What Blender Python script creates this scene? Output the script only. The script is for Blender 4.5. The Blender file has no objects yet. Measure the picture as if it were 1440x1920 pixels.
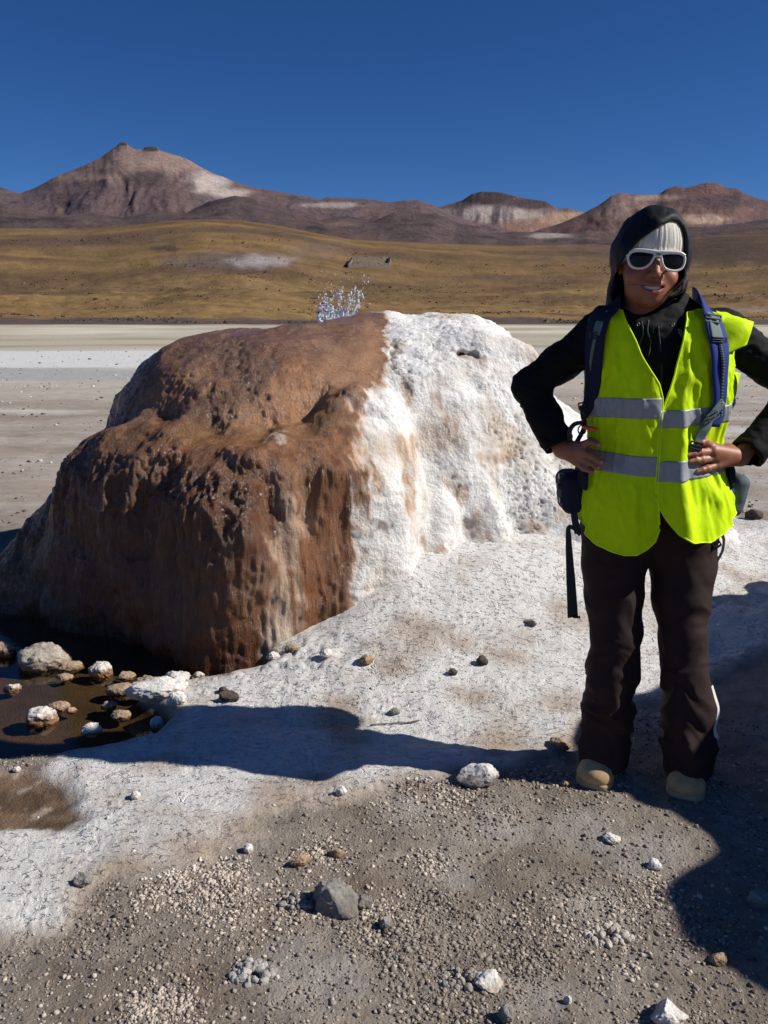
import bpy, bmesh, math
import numpy as np
from concurrent.futures import ThreadPoolExecutor
from mathutils import Vector, Matrix

scene = bpy.context.scene
COL = scene.collection
PI = math.pi
POOL_T = ThreadPoolExecutor(4)
R = math.radians
F32 = np.float32

# ------------------------------------------------------------------ camera numbers
CAM_H = 1.43
PITCH = R(13.0)
FPX = 1600.0
SP, CP = math.sin(PITCH), math.cos(PITCH)
SUN_EL = R(37.0)
SUN_AZ = R(5.5)           # sun stands to the right, a little towards the viewer
SUN_DIR = np.array([math.cos(SUN_EL) * math.cos(SUN_AZ), -math.cos(SUN_EL) * math.sin(SUN_AZ), math.sin(SUN_EL)])


def ray(u, v):
    """direction of a measured point of the photo (x right, y away, z up)"""
    a = (u - 720.0) / FPX
    b = (960.0 - v) / FPX
    return a, b * SP + CP, b * CP - SP


def P(u, v, y):
    """measured point at a known distance y"""
    a, f, z = ray(u, v)
    t = y / f
    return np.array([a * t, y, CAM_H + z * t])


def slope_xy(u, v):
    a, f, z = ray(u, v)
    return a / f, z / f


def project(V):
    d = V[:, 1] * CP - (V[:, 2] - CAM_H) * SP
    up = V[:, 1] * SP + (V[:, 2] - CAM_H) * CP
    return 720 + FPX * V[:, 0] / d, 960 - FPX * up / d, d


# ------------------------------------------------------------------ noise
_rs = np.random.default_rng(11)
_perm = _rs.permutation(256).astype(np.int32)
_g = _rs.normal(size=(256, 3))
_g = (_g / np.linalg.norm(_g, axis=1)[:, None]).astype(F32)
_rnd = _rs.random((256, 3)).astype(F32)


def _pn(p):
    i = np.floor(p).astype(np.int32)
    f = (p - i).astype(F32)
    u = f * f * f * (f * (f * 6 - 15) + 10)
    out = np.zeros(len(p), F32)
    flat = not f[:, 2].any()
    for dx in (0, 1):
        hx = _perm[(i[:, 0] + dx) & 255]
        wx = u[:, 0] if dx else 1 - u[:, 0]
        for dy in (0, 1):
            hy = _perm[(hx + i[:, 1] + dy) & 255]
            wy = u[:, 1] if dy else 1 - u[:, 1]
            for dz in ((0,) if flat else (0, 1)):
                h = _perm[(hy + i[:, 2] + dz) & 255]
                wz = u[:, 2] if dz else 1 - u[:, 2]
                g = _g[h]
                out += wx * wy * wz * (g[:, 0] * (f[:, 0] - dx) + g[:, 1] * (f[:, 1] - dy) + g[:, 2] * (f[:, 2] - dz))
    return out * 1.6


def pn(p):
    p = np.asarray(p, dtype=F32)
    if len(p) <= 24000:
        return _pn(p)
    return np.concatenate(list(POOL_T.map(_pn, [p[k:k + 16000] for k in range(0, len(p), 16000)])))


def fbm(p, octv=4, gain=0.5, lac=2.03):
    p = np.asarray(p, dtype=F32)
    a, s, o = 1.0, 0.0, np.zeros(len(p), F32)
    for k in range(octv):
        o += a * pn(p + 17.0 * k)
        s += a
        a *= gain
        p = p * lac
    return o / s


def ridged(p, octv=4, gain=0.5, lac=2.03):
    p = np.asarray(p, dtype=F32)
    a, s, o = 1.0, 0.0, np.zeros(len(p), F32)
    for k in range(octv):
        o += a * (1 - np.abs(pn(p + 31.0 * k)) * 1.6)
        s += a
        a *= gain
        p = p * lac
    return o / s


def worley(p):
    """F1, F2 of cellular noise"""
    p = np.asarray(p, dtype=F32)
    res = list(POOL_T.map(_worley, [p[k:k + 16000] for k in range(0, max(len(p), 1), 16000)]))
    return np.concatenate([r[0] for r in res]), np.concatenate([r[1] for r in res])


def _worley(q):
    if True:
        i = np.floor(q).astype(np.int32)
        f = q - i
        f1 = np.full(len(q), 9.0, F32)
        f2 = np.full(len(q), 9.0, F32)
        for dx in (-1, 0, 1):
            hx = _perm[(i[:, 0] + dx) & 255]
            for dy in (-1, 0, 1):
                hy = _perm[(hx + i[:, 1] + dy) & 255]
                for dz in (-1, 0, 1):
                    c = _rnd[_perm[(hy + i[:, 2] + dz) & 255]]
                    d = np.sqrt((c[:, 0] + dx - f[:, 0]) ** 2 + (c[:, 1] + dy - f[:, 1]) ** 2 + (c[:, 2] + dz - f[:, 2]) ** 2)
                    f2 = np.minimum(f2, np.maximum(f1, d))
                    f1 = np.minimum(f1, d)
    return f1, f2


def sstep(a, b, x):
    t = np.clip((x - a) / (b - a), 0, 1)
    return t * t * (3 - 2 * t)


def mix(a, b, t):
    t = np.asarray(t)
    if t.ndim == 1:
        t = t[:, None]
    return np.asarray(a) * (1 - t) + np.asarray(b) * t


def S(r, g, b):
    """8 bit picture colour -> linear"""
    f = lambda c: c / 12.92 if c <= 0.04045 else ((c + 0.055) / 1.055) ** 2.4
    return np.array([f(r / 255), f(g / 255), f(b / 255)])


def sdpoly(Q, poly):
    """signed distance to a closed 2-D polygon, negative inside"""
    poly = np.asarray(poly, float)
    d = np.full(len(Q), 1e9)
    inside = np.zeros(len(Q), bool)
    n = len(poly)
    for i in range(n):
        a, b = poly[i], poly[(i + 1) % n]
        e = b - a
        w = Q - a
        t = np.clip((w @ e) / (e @ e + 1e-12), 0, 1)
        d = np.minimum(d, ((w - t[:, None] * e) ** 2).sum(1))
        c = ((a[1] <= Q[:, 1]) != (b[1] <= Q[:, 1]))
        with np.errstate(divide='ignore', invalid='ignore'):
            xx = a[0] + (Q[:, 1] - a[1]) * (b[0] - a[0]) / (b[1] - a[1] + 1e-15)
        inside ^= c & (Q[:, 0] < xx)
    d = np.sqrt(d)
    return np.where(inside, -d, d)


# ------------------------------------------------------------------ distance functions
def ell(Q, c, r):
    c, r = np.asarray(c, float), np.asarray(r, float)
    q = (Q - c) / r
    k0 = np.sqrt((q * q).sum(1)) + 1e-9
    q2 = q / r
    k1 = np.sqrt((q2 * q2).sum(1)) + 1e-9
    return k0 * (k0 - 1) / k1


def sell(Q, c, r, p=4.0):
    """like ell, but boxier in height: a steep sided hump with a flatter top"""
    q = (Q - np.asarray(c, float)) / np.asarray(r, float)
    h = np.sqrt(q[:, 0] ** 2 + q[:, 1] ** 2)
    k = (h ** p + np.abs(q[:, 2]) ** p) ** (1 / p)
    return (k - 1) * min(r) * 0.9


def cap(Q, a, b, ra, rb=None):
    rb = ra if rb is None else rb
    a, b = np.asarray(a, float), np.asarray(b, float)
    e = b - a
    w = Q - a
    t = np.clip((w @ e) / (e @ e + 1e-12), 0, 1)
    return np.sqrt(((w - t[:, None] * e) ** 2).sum(1)) - (ra + (rb - ra) * t)


def rbox(Q, c, h, r, rot=None):
    q = Q - np.asarray(c, float)
    if rot is not None:
        q = q @ np.asarray(rot)
    q = np.abs(q) - (np.asarray(h, float) - r)
    return np.sqrt((np.maximum(q, 0) ** 2).sum(1)) + np.minimum(q.max(1), 0) - r


def smin(a, b, k):
    h = np.clip(0.5 + 0.5 * (b - a) / k, 0, 1)
    return b * (1 - h) + a * h - k * h * (1 - h)


def smax(a, b, k):
    return -smin(-a, -b, k)


def chain(Q, pts, rad, k=0.02):
    d = None
    for i in range(len(pts) - 1):
        e = cap(Q, pts[i], pts[i + 1], rad[i], rad[i + 1])
        d = e if d is None else smin(d, e, k)
    return d


def surface(f, lo, hi, h, margin=1.6, coarse=4):
    """mesh the zero set of f by surface nets, evaluating f only near the surface"""
    lo, hi = np.asarray(lo, float), np.asarray(hi, float)
    H = h * coarse
    n = np.ceil((hi - lo) / H).astype(int)
    g = np.stack(np.meshgrid(*[np.arange(k) for k in n], indexing='ij'), -1).reshape(-1, 3)
    keep = []
    for k in range(0, len(g), 400000):
        q = g[k:k + 400000]
        keep.append(np.abs(f(lo + (q + 0.5) * H)) < H * margin)
    g = g[np.concatenate(keep)]
    sub = np.stack(np.meshgrid(*[np.arange(coarse)] * 3, indexing='ij'), -1).reshape(-1, 3)
    cells = (g[:, None, :] * coarse + sub[None]).reshape(-1, 3).astype(np.int64)
    N = (n * coarse + 3).astype(np.int64)
    key = lambda c: (c[..., 0] * N[1] + c[..., 1]) * N[2] + c[..., 2]
    off = np.array([[i, j, k] for i in (0, 1) for j in (0, 1) for k in (0, 1)], np.int64)
    ck = key(cells[:, None, :] + off[None])
    uk, inv = np.unique(ck.ravel(), return_inverse=True)
    ijk = np.stack([uk // (N[1] * N[2]), (uk // N[2]) % N[1], uk % N[2]], 1)
    val = np.concatenate([f(lo + ijk[k:k + 400000] * h) for k in range(0, len(ijk), 400000)])
    cv = val[inv].reshape(-1, 8)
    sg = cv < 0
    act = sg.any(1) & ~sg.all(1)
    cells, cv, sg = cells[act], cv[act], sg[act]
    edges = [(a, b) for a in range(8) for b in range(a + 1, 8) if bin(a ^ b).count('1') == 1]
    acc = np.zeros((len(cells), 3))
    cnt = np.zeros(len(cells))
    for a, b in edges:
        m = sg[:, a] != sg[:, b]
        t = np.where(m, cv[:, a] / (cv[:, a] - cv[:, b] + 1e-20 * (~m)), 0)
        acc += np.where(m[:, None], off[a] + t[:, None] * (off[b] - off[a]), 0)
        cnt += m
    V = lo + (cells + acc / cnt[:, None]) * h
    k0 = key(cells)
    order = np.argsort(k0)
    ks = k0[order]

    def look(c):
        kk = key(c)
        p = np.clip(np.searchsorted(ks, kk), 0, len(ks) - 1)
        return np.where(ks[p] == kk, order[p], -1)
    quads = []
    for ax in range(3):
        o1, o2 = [(1, 2), (2, 0), (0, 1)][ax]
        b = 4 >> ax
        m = sg[:, 0] != sg[:, b]
        c = cells[m]
        e1 = np.zeros(3, np.int64)
        e1[o1] = 1
        e2 = np.zeros(3, np.int64)
        e2[o2] = 1
        q = np.stack([look(c - e1 - e2), look(c - e2), look(c), look(c - e1)], 1)
        flip = sg[m, 0]
        q = np.where(flip[:, None], q, q[:, ::-1])
        quads.append(q[(q >= 0).all(1)])
    return largest(V, np.concatenate(quads))


def largest(V, Fc):
    """keep only the biggest connected piece"""
    lab = np.arange(len(V))
    while True:
        m = lab[Fc].min(1)
        new = lab.copy()
        for k in range(Fc.shape[1]):
            np.minimum.at(new, Fc[:, k], m)
        new = new[new]
        if (new == lab).all():
            break
        lab = new
    w_ = np.bincount(lab).argmax()
    keep = lab == w_
    idx = np.cumsum(keep) - 1
    return V[keep], idx[Fc[keep[Fc[:, 0]]]]


def vnormals(V, Fc):
    a = V[Fc[:, 2]] - V[Fc[:, 0]]
    b = V[Fc[:, -1]] - V[Fc[:, 1]]
    n = np.cross(a, b)
    out = np.zeros_like(V)
    for k in range(Fc.shape[1]):
        for j in range(3):
            out[:, j] += np.bincount(Fc[:, k], n[:, j], minlength=len(V))
    return out / (np.linalg.norm(out, axis=1)[:, None] + 1e-12)


def smooth_mesh(V, Fc, it=2, lam=0.5):
    for _ in range(it):
        acc = np.zeros_like(V)
        cnt = np.zeros(len(V))
        k = Fc.shape[1]
        for a in range(k):
            i, j = Fc[:, a], Fc[:, (a + 1) % k]
            for c in range(3):
                acc[:, c] += np.bincount(i, V[j, c], minlength=len(V)) + np.bincount(j, V[i, c], minlength=len(V))
            cnt += np.bincount(i, minlength=len(V)) + np.bincount(j, minlength=len(V))
        V = V + lam * (acc / np.maximum(cnt, 1)[:, None] - V)
    return V


# ------------------------------------------------------------------ objects
def build(name, V, Fc, mat, parent=None, smooth=True, attrs=None):
    """link ONE mesh object; Fc is an (n,k) array or a list of such arrays"""
    V = np.asarray(V, float)
    if parent is not None:
        o_ = np.zeros(3)
        p = parent
        while p is not None:
            o_ += np.array(p.location)
            p = p.parent
        V = V - o_
    Fl = [np.asarray(x) for x in (Fc if isinstance(Fc, list) else [Fc]) if len(x)]
    me = bpy.data.meshes.new(name)
    me.vertices.add(len(V))
    me.vertices.foreach_set('co', np.ascontiguousarray(V, dtype=F32).ravel())
    idx = np.concatenate([x.ravel() for x in Fl]).astype(np.int32)
    tot = np.concatenate([np.full(len(x), x.shape[1]) for x in Fl]).astype(np.int32)
    me.loops.add(len(idx))
    me.loops.foreach_set('vertex_index', idx)
    me.polygons.add(len(tot))
    me.polygons.foreach_set('loop_start', np.concatenate([[0], np.cumsum(tot)[:-1]]).astype(np.int32))
    me.update(calc_edges=True)
    me.polygons.foreach_set('use_smooth', np.full(len(tot), bool(smooth)))
    for k, a in (attrs or {}).items():
        a = np.asarray(a, F32)
        if a.ndim == 2:
            at = me.attributes.new(k, 'FLOAT_COLOR', 'POINT')
            at.data.foreach_set('color', np.concatenate([a, np.ones((len(a), 1), F32)], 1).ravel())
        else:
            at = me.attributes.new(k, 'FLOAT', 'POINT')
            at.data.foreach_set('value', a)
    me.materials.append(mat)
    me.update()
    o = bpy.data.objects.new(name, me)
    COL.objects.link(o)
    if parent is not None:
        o.parent = parent
    return o


def empty(name, loc, parent=None):
    o = bpy.data.objects.new(name, None)
    o.empty_display_size = 0.1
    o.location = [float(c) for c in loc]
    COL.objects.link(o)
    if parent:
        o.parent = parent
    return o


def tag(o, label=None, cat=None, group=None, kind=None):
    if label:
        o['label'] = label
    if cat:
        o['category'] = cat
    if group:
        o['group'] = group
    if kind:
        o['kind'] = kind
    return o


def grid_faces(nu, nv, close=False):
    i, j = np.meshgrid(np.arange(nu if close else nu - 1), np.arange(nv - 1), indexing='ij')
    i2 = (i + 1) % nu
    return np.stack([i * nv + j, i2 * nv + j, i2 * nv + j + 1, i * nv + j + 1], -1).reshape(-1, 4)


def catmull(pts, n):
    pts = np.asarray(pts, float)
    q = np.vstack([2 * pts[0] - pts[1], pts, 2 * pts[-1] - pts[-2]])
    out = []
    m = len(pts) - 1
    for s in np.linspace(0, m, n):
        i = min(int(s), m - 1)
        t = s - i
        a, b, c, d = q[i], q[i + 1], q[i + 2], q[i + 3]
        out.append(0.5 * (2 * b + (c - a) * t + (2 * a - 5 * b + 4 * c - d) * t * t + (3 * b - a - 3 * c + d) * t ** 3))
    return np.array(out)


def tube(pts, rad, n=8, closed=False):
    """round tube along a polyline -> V, F"""
    pts = np.asarray(pts, float)
    m = len(pts)
    rad = np.full(m, rad) if np.isscalar(rad) else np.asarray(rad)
    tg = np.roll(pts, -1, 0) - np.roll(pts, 1, 0) if closed else np.gradient(pts, axis=0)
    tg /= np.linalg.norm(tg, axis=1)[:, None] + 1e-12
    ref = np.array([0.13, 0.2, 0.97]) if abs(tg[:, 2]).mean() < 0.8 else np.array([1.0, 0.1, 0])
    a = np.cross(tg, ref)
    a /= np.linalg.norm(a, axis=1)[:, None] + 1e-12
    b = np.cross(tg, a)
    ph = np.linspace(0, 2 * PI, n, endpoint=False)
    V = pts[:, None] + rad[:, None, None] * (a[:, None] * np.cos(ph)[None, :, None] + b[:, None] * np.sin(ph)[None, :, None])
    V = V.reshape(-1, 3)
    fs = []
    for i in range(m if closed else m - 1):
        i2 = (i + 1) % m
        for k in range(n):
            k2 = (k + 1) % n
            fs.append((i * n + k, i * n + k2, i2 * n + k2, i2 * n + k))
    Fq = np.array(fs)
    if not closed:
        V = np.vstack([V, pts[0], pts[-1]])
        e0, e1 = len(V) - 2, len(V) - 1
        cap_ = [(e0, (k + 1) % n, k) for k in range(n)] + [(e1, (m - 1) * n + k, (m - 1) * n + (k + 1) % n) for k in range(n)]
        return V, [Fq, np.array(cap_)]
    return V, [Fq]


def ribbon(pts, width, thick, nrm, n=None, puff=0.0):
    """flat strap of rounded section along a path; nrm = outward direction (one or per point)"""
    pts = np.asarray(pts, float)
    m = len(pts)
    width = np.full(m, width) if np.isscalar(width) else np.interp(np.linspace(0, 1, m), np.linspace(0, 1, len(width)), width)
    tg = np.gradient(pts, axis=0)
    tg /= np.linalg.norm(tg, axis=1)[:, None]
    nr = np.broadcast_to(np.asarray(nrm, float), (m, 3))
    sd = np.cross(nr, tg)
    sd /= np.linalg.norm(sd, axis=1)[:, None]
    nr = np.cross(tg, sd)
    k = 17 if puff else 11
    s = np.linspace(-1, 1, k)
    top = thick * 0.5 + puff * np.maximum(0, 1 - s ** 4)
    edge = np.sqrt(np.maximum(0, 1 - np.abs(s) ** 12))
    prof = np.concatenate([np.stack([s, top * np.maximum(edge, 0.05)], 1), np.stack([s[::-1], -thick * 0.5 * np.maximum(edge, 0.05)], 1)])
    V = pts[:, None] + sd[:, None] * (prof[None, :, 0:1] * width[:, None, None] * 0.5) + nr[:, None] * prof[None, :, 1:2]
    q = len(prof)
    fs = []
    for i in range(m - 1):
        for a in range(q):
            b = (a + 1) % q
            fs.append((i * q + a, i * q + b, (i + 1) * q + b, (i + 1) * q + a))
    ends = [np.array([list(range(q))[::-1]]), np.array([[(m - 1) * q + a for a in range(q)]])]
    return V.reshape(-1, 3), [np.array(fs)] + ends


def join(parts):
    Vs, by, o = [], {}, 0
    for V, Fl in parts:
        for f in (Fl if isinstance(Fl, list) else [Fl]):
            by.setdefault(f.shape[1], []).append(f + o)
        Vs.append(V)
        o += len(V)
    return np.vstack(Vs), [np.concatenate(v) for v in by.values()]


def bbox(c, h, rot=None, bevel=0.0):
    """bevelled box -> V, F"""
    bm = bmesh.new()
    bmesh.ops.create_cube(bm, size=2)
    for v in bm.verts:
        v.co = Vector((v.co.x * h[0], v.co.y * h[1], v.co.z * h[2]))
    if bevel:
        bmesh.ops.bevel(bm, geom=bm.edges[:], offset=bevel, segments=2, affect='EDGES', profile=0.6)
    bm.verts.ensure_lookup_table()
    V = np.array([v.co[:] for v in bm.verts])
    d = {}
    for f in bm.faces:
        d.setdefault(len(f.verts), []).append([v.index for v in f.verts])
    bm.free()
    if rot is not None:
        V = V @ np.array(rot).T
    return V + np.asarray(c, float), [np.array(x) for x in d.values()]


def ico(sub):
    bm = bmesh.new()
    bmesh.ops.create_icosphere(bm, subdivisions=sub, radius=1)
    bm.verts.ensure_lookup_table()
    V = np.array([v.co[:] for v in bm.verts])
    Fc = np.array([[v.index for v in f.verts] for f in bm.faces])
    bm.free()
    return V, Fc


# ------------------------------------------------------------------ materials
class NT:
    def __init__(self, name):
        self.m = bpy.data.materials.new(name)
        self.m.use_nodes = True
        self.t = self.m.node_tree
        self.b = self.t.nodes['Principled BSDF']
        self.out = self.t.nodes['Material Output']

    def n(self, typ, props=None, **ins):
        nd = self.t.nodes.new(typ)
        for k, v in (props or {}).items():
            setattr(nd, k, v)
        for k, v in ins.items():
            key = int(k[1:]) if k[0] == '_' and k[1:].isdigit() else k.replace('_', ' ')
            s = nd.inputs[key]
            if isinstance(v, bpy.types.NodeSocket):
                self.t.links.new(v, s)
            else:
                s.default_value = v
        return nd

    def set(self, **ins):
        for k, v in ins.items():
            s = self.b.inputs[k.replace('_', ' ')]
            if isinstance(v, bpy.types.NodeSocket):
                self.t.links.new(v, s)
            else:
                s.default_value = v
        return self

    def coord(self, scale=(1, 1, 1)):
        tc = self.n('ShaderNodeTexCoord')
        mp = self.n('ShaderNodeMapping', Vector=tc.outputs['Object'], Scale=scale)
        return mp.outputs[0]

    def noise(self, scale, detail=4, rough=0.6, vec=None):
        return self.n('ShaderNodeTexNoise', Vector=vec or self.coord(), Scale=scale, Detail=detail, Roughness=rough).outputs[0]

    def voro(self, scale, vec=None, feature='F1'):
        return self.n('ShaderNodeTexVoronoi', {'feature': feature}, Vector=vec or self.coord(), Scale=scale).outputs[0]

    def math(self, op, a, b=0.0, c=0.0):
        return self.n('ShaderNodeMath', {'operation': op}, _0=a, _1=b, _2=c).outputs[0]

    def rng(self, x, a, b, c, d):
        return self.n('ShaderNodeMapRange', _0=x, _1=a, _2=b, _3=c, _4=d).outputs[0]

    def attr(self, name, out='Color'):
        return self.n('ShaderNodeAttribute', {'attribute_name': name}).outputs[out]

    def mixc(self, a, b, f, mode='MIX'):
        nd = self.t.nodes.new('ShaderNodeMix')
        nd.data_type = 'RGBA'
        nd.blend_type = mode
        for s, v in ((nd.inputs[0], f), (nd.inputs[6], a), (nd.inputs[7], b)):
            if isinstance(v, bpy.types.NodeSocket):
                self.t.links.new(v, s)
            else:
                s.default_value = v if s.type == 'VALUE' else (*v, 1)[:4]
        return nd.outputs[2]

    def grey(self, x):
        return self.n('ShaderNodeCombineColor', Red=x, Green=x, Blue=x).outputs[0]

    def bump(self, h, strength=0.5, dist=0.01, normal=None):
        kw = dict(Height=h, Strength=strength, Distance=dist)
        if normal is not None:
            kw['Normal'] = normal
        return self.n('ShaderNodeBump', **kw).outputs[0]


def plain(name, col, rough=0.6, spec=0.4, var=0.12, vscale=30, bscale=None, bstr=0.3, bdist=0.003, metal=0.0):
    """simple surface with a little natural variation"""
    t = NT(name)
    v = t.rng(t.noise(vscale, 5), 0.25, 0.75, 1 - var, 1 + var)
    t.set(Base_Color=t.mixc(tuple(col), t.grey(v), 1.0, 'MULTIPLY'), Roughness=rough, Metallic=metal)
    t.b.inputs['Specular IOR Level'].default_value = spec
    if bscale:
        t.set(Normal=t.bump(t.noise(bscale, 4), bstr, bdist))
    return t.m

# ================================================================== CAMERA, SKY, SUN
cam = bpy.data.objects.new('camera', bpy.data.cameras.new('camera'))
COL.objects.link(cam)
cam.location = (0, 0, CAM_H)
cam.rotation_euler = (R(90) - PITCH, 0, 0)
cam.data.sensor_fit = 'VERTICAL'
cam.data.sensor_height = 36
cam.data.lens = 36 * FPX / 1920
cam.data.clip_start = 0.05
cam.data.clip_end = 60000
scene.camera = cam

w = bpy.data.worlds.new('World')
scene.world = w
w.use_nodes = True
nt = w.node_tree
sky = nt.nodes.new('ShaderNodeTexSky')
sky.sky_type = 'NISHITA'
sky.sun_disc = False
sky.sun_elevation = SUN_EL
sky.sun_rotation = R(90) + SUN_AZ
sky.altitude = 4300
sky.air_density = 1.0
sky.dust_density = 0.0
sky.ozone_density = 6.0
bg = nt.nodes['Background']
bg.inputs['Strength'].default_value = 0.071
hs = nt.nodes.new('ShaderNodeHueSaturation')
hs.inputs['Saturation'].default_value = 1.17
hs.inputs['Hue'].default_value = 0.507
nt.links.new(sky.outputs[0], hs.inputs['Color'])
nt.links.new(hs.outputs[0], bg.inputs[0])

sd = bpy.data.lights.new('sun', 'SUN')
sd.energy = 5.0
sd.angle = R(0.53)
sd.color = (1.0, 0.955, 0.88)
sun = bpy.data.objects.new('sun', sd)
sun.rotation_euler = Vector(SUN_DIR).to_track_quat('Z', 'Y').to_euler()
sun.location = tuple(SUN_DIR * 30)
COL.objects.link(sun)

vs = scene.view_settings
vs.view_transform = 'Standard'
vs.look = 'None'
vs.exposure = 0.12
vs.gamma = 1.0
vs.use_curve_mapping = False
scene.cycles.max_bounces = 6
scene.cycles.use_denoising = True

# ================================================================== GROUND
MC = np.array([-0.15, 4.85])          # middle of the geyser mound


def base_height(x, y):
    q = np.sqrt(((x + 0.05) / 1.7) ** 2 + ((y - 4.9) / 1.45) ** 2)
    wr = sstep(-0.75, 0.15, x)
    z = 0.24 * wr * sstep(1.5, 0.70, q) + 0.09 * wr * sstep(1.02, 0.60, q)
    # crust shelf right of the mound, running on behind the person
    z = z + 0.07 * sstep(0.9, 1.8, x) * sstep(4.3, 5.1, y) * sstep(7.0, 5.6, y)
    # the whole bank sits a little above the plain
    z = z - 0.03 * sstep(6.0, 9.0, y)
    return z


def ground_rough(x, y, fine=True):
    p = np.stack([x, y, 0 * x], 1)
    near = sstep(30, 5, y)
    z = 0.025 * near * fbm(p * 1.3, 4)
    z = z + 0.25 * fbm(p * 0.05, 3) * sstep(12, 60, y) * sstep(300, 100, y)
    return z


def Gpt(u, v):
    """measured point of the photo on the ground"""
    z = 0.0
    a, f, s = ray(u, v)
    for _ in range(8):
        t = (CAM_H - z) / -s
        x, y = a * t, f * t
        z = float(base_height(np.array([x]), np.array([y]))[0])
    return x, y


def Gpoly(pts):
    return np.array([Gpt(u, v) for u, v in pts])


POOL = Gpoly([(-420, 1375), (0, 1408), (120, 1402), (215, 1388), (285, 1370), (318, 1340), (300, 1318), (262, 1300), (300, 1278), (372, 1264),
              (430, 1256), (490, 1246), (520, 1228), (300, 1170), (0, 1120), (-420, 1150)])
MUD = Gpoly([(-300, 1450), (0, 1450), (60, 1440), (120, 1462), (152, 1495), (165, 1535), (120, 1556), (60, 1560), (0, 1562), (-300, 1570)])
CRUST = Gpoly([(-500, 1790), (0, 1772), (70, 1768), (125, 1752), (150, 1712), (156, 1668), (205, 1650), (250, 1660), (312, 1650), (360, 1640),
               (410, 1603), (455, 1592), (492, 1590), (497, 1568), (480, 1553), (505, 1532), (560, 1520), (620, 1512), (700, 1492), (760, 1467),
               (830, 1462), (860, 1455), (930, 1448), (1000, 1425), (1060, 1405), (1110, 1372), (1200, 1325), (1300, 1300), (1440, 1230), (1640, 1150), (1800, 1040),
               (1440, 978), (1300, 960), (900, 930), (600, 1000), (480, 1200), (495, 1248), (430, 1262), (372, 1270), (300, 1283), (250, 1296), (256, 1312), (310, 1322), (318, 1345),
               (285, 1374), (215, 1392), (150, 1398), (100, 1412), (66, 1442), (30, 1450), (-500, 1440)])
TAN = [(Gpt(360, 1600), 0.16), (Gpt(430, 1560), 0.13), (Gpt(520, 1492), 0.15), (Gpt(590, 1470), 0.1), (Gpt(250, 1630), 0.12), (Gpt(790, 1105), 0.17), (Gpt(700, 1215), 0.12),
       (Gpt(740, 1255), 0.12), (Gpt(855, 1185), 0.1), (Gpt(960, 1230), 0.12), (Gpt(890, 1310), 0.12), (Gpt(1050, 1330), 0.13), (Gpt(640, 1330), 0.1), (Gpt(930, 1400), 0.14), (Gpt(300, 1440), 0.12)]
GREYSPOT = [(Gpt(1100, 1560), 0.16), (Gpt(760, 1520), 0.13), (Gpt(940, 1550), 0.14), (Gpt(1180, 1610), 0.15), (Gpt(1240, 1580), 0.13), (Gpt(1000, 1860), 0.12), (Gpt(560, 1815), 0.14),
            (Gpt(630, 1840), 0.12), (Gpt(280, 1880), 0.08), (Gpt(1120, 1700), 0.14), (Gpt(860, 1640), 0.1)]


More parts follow.
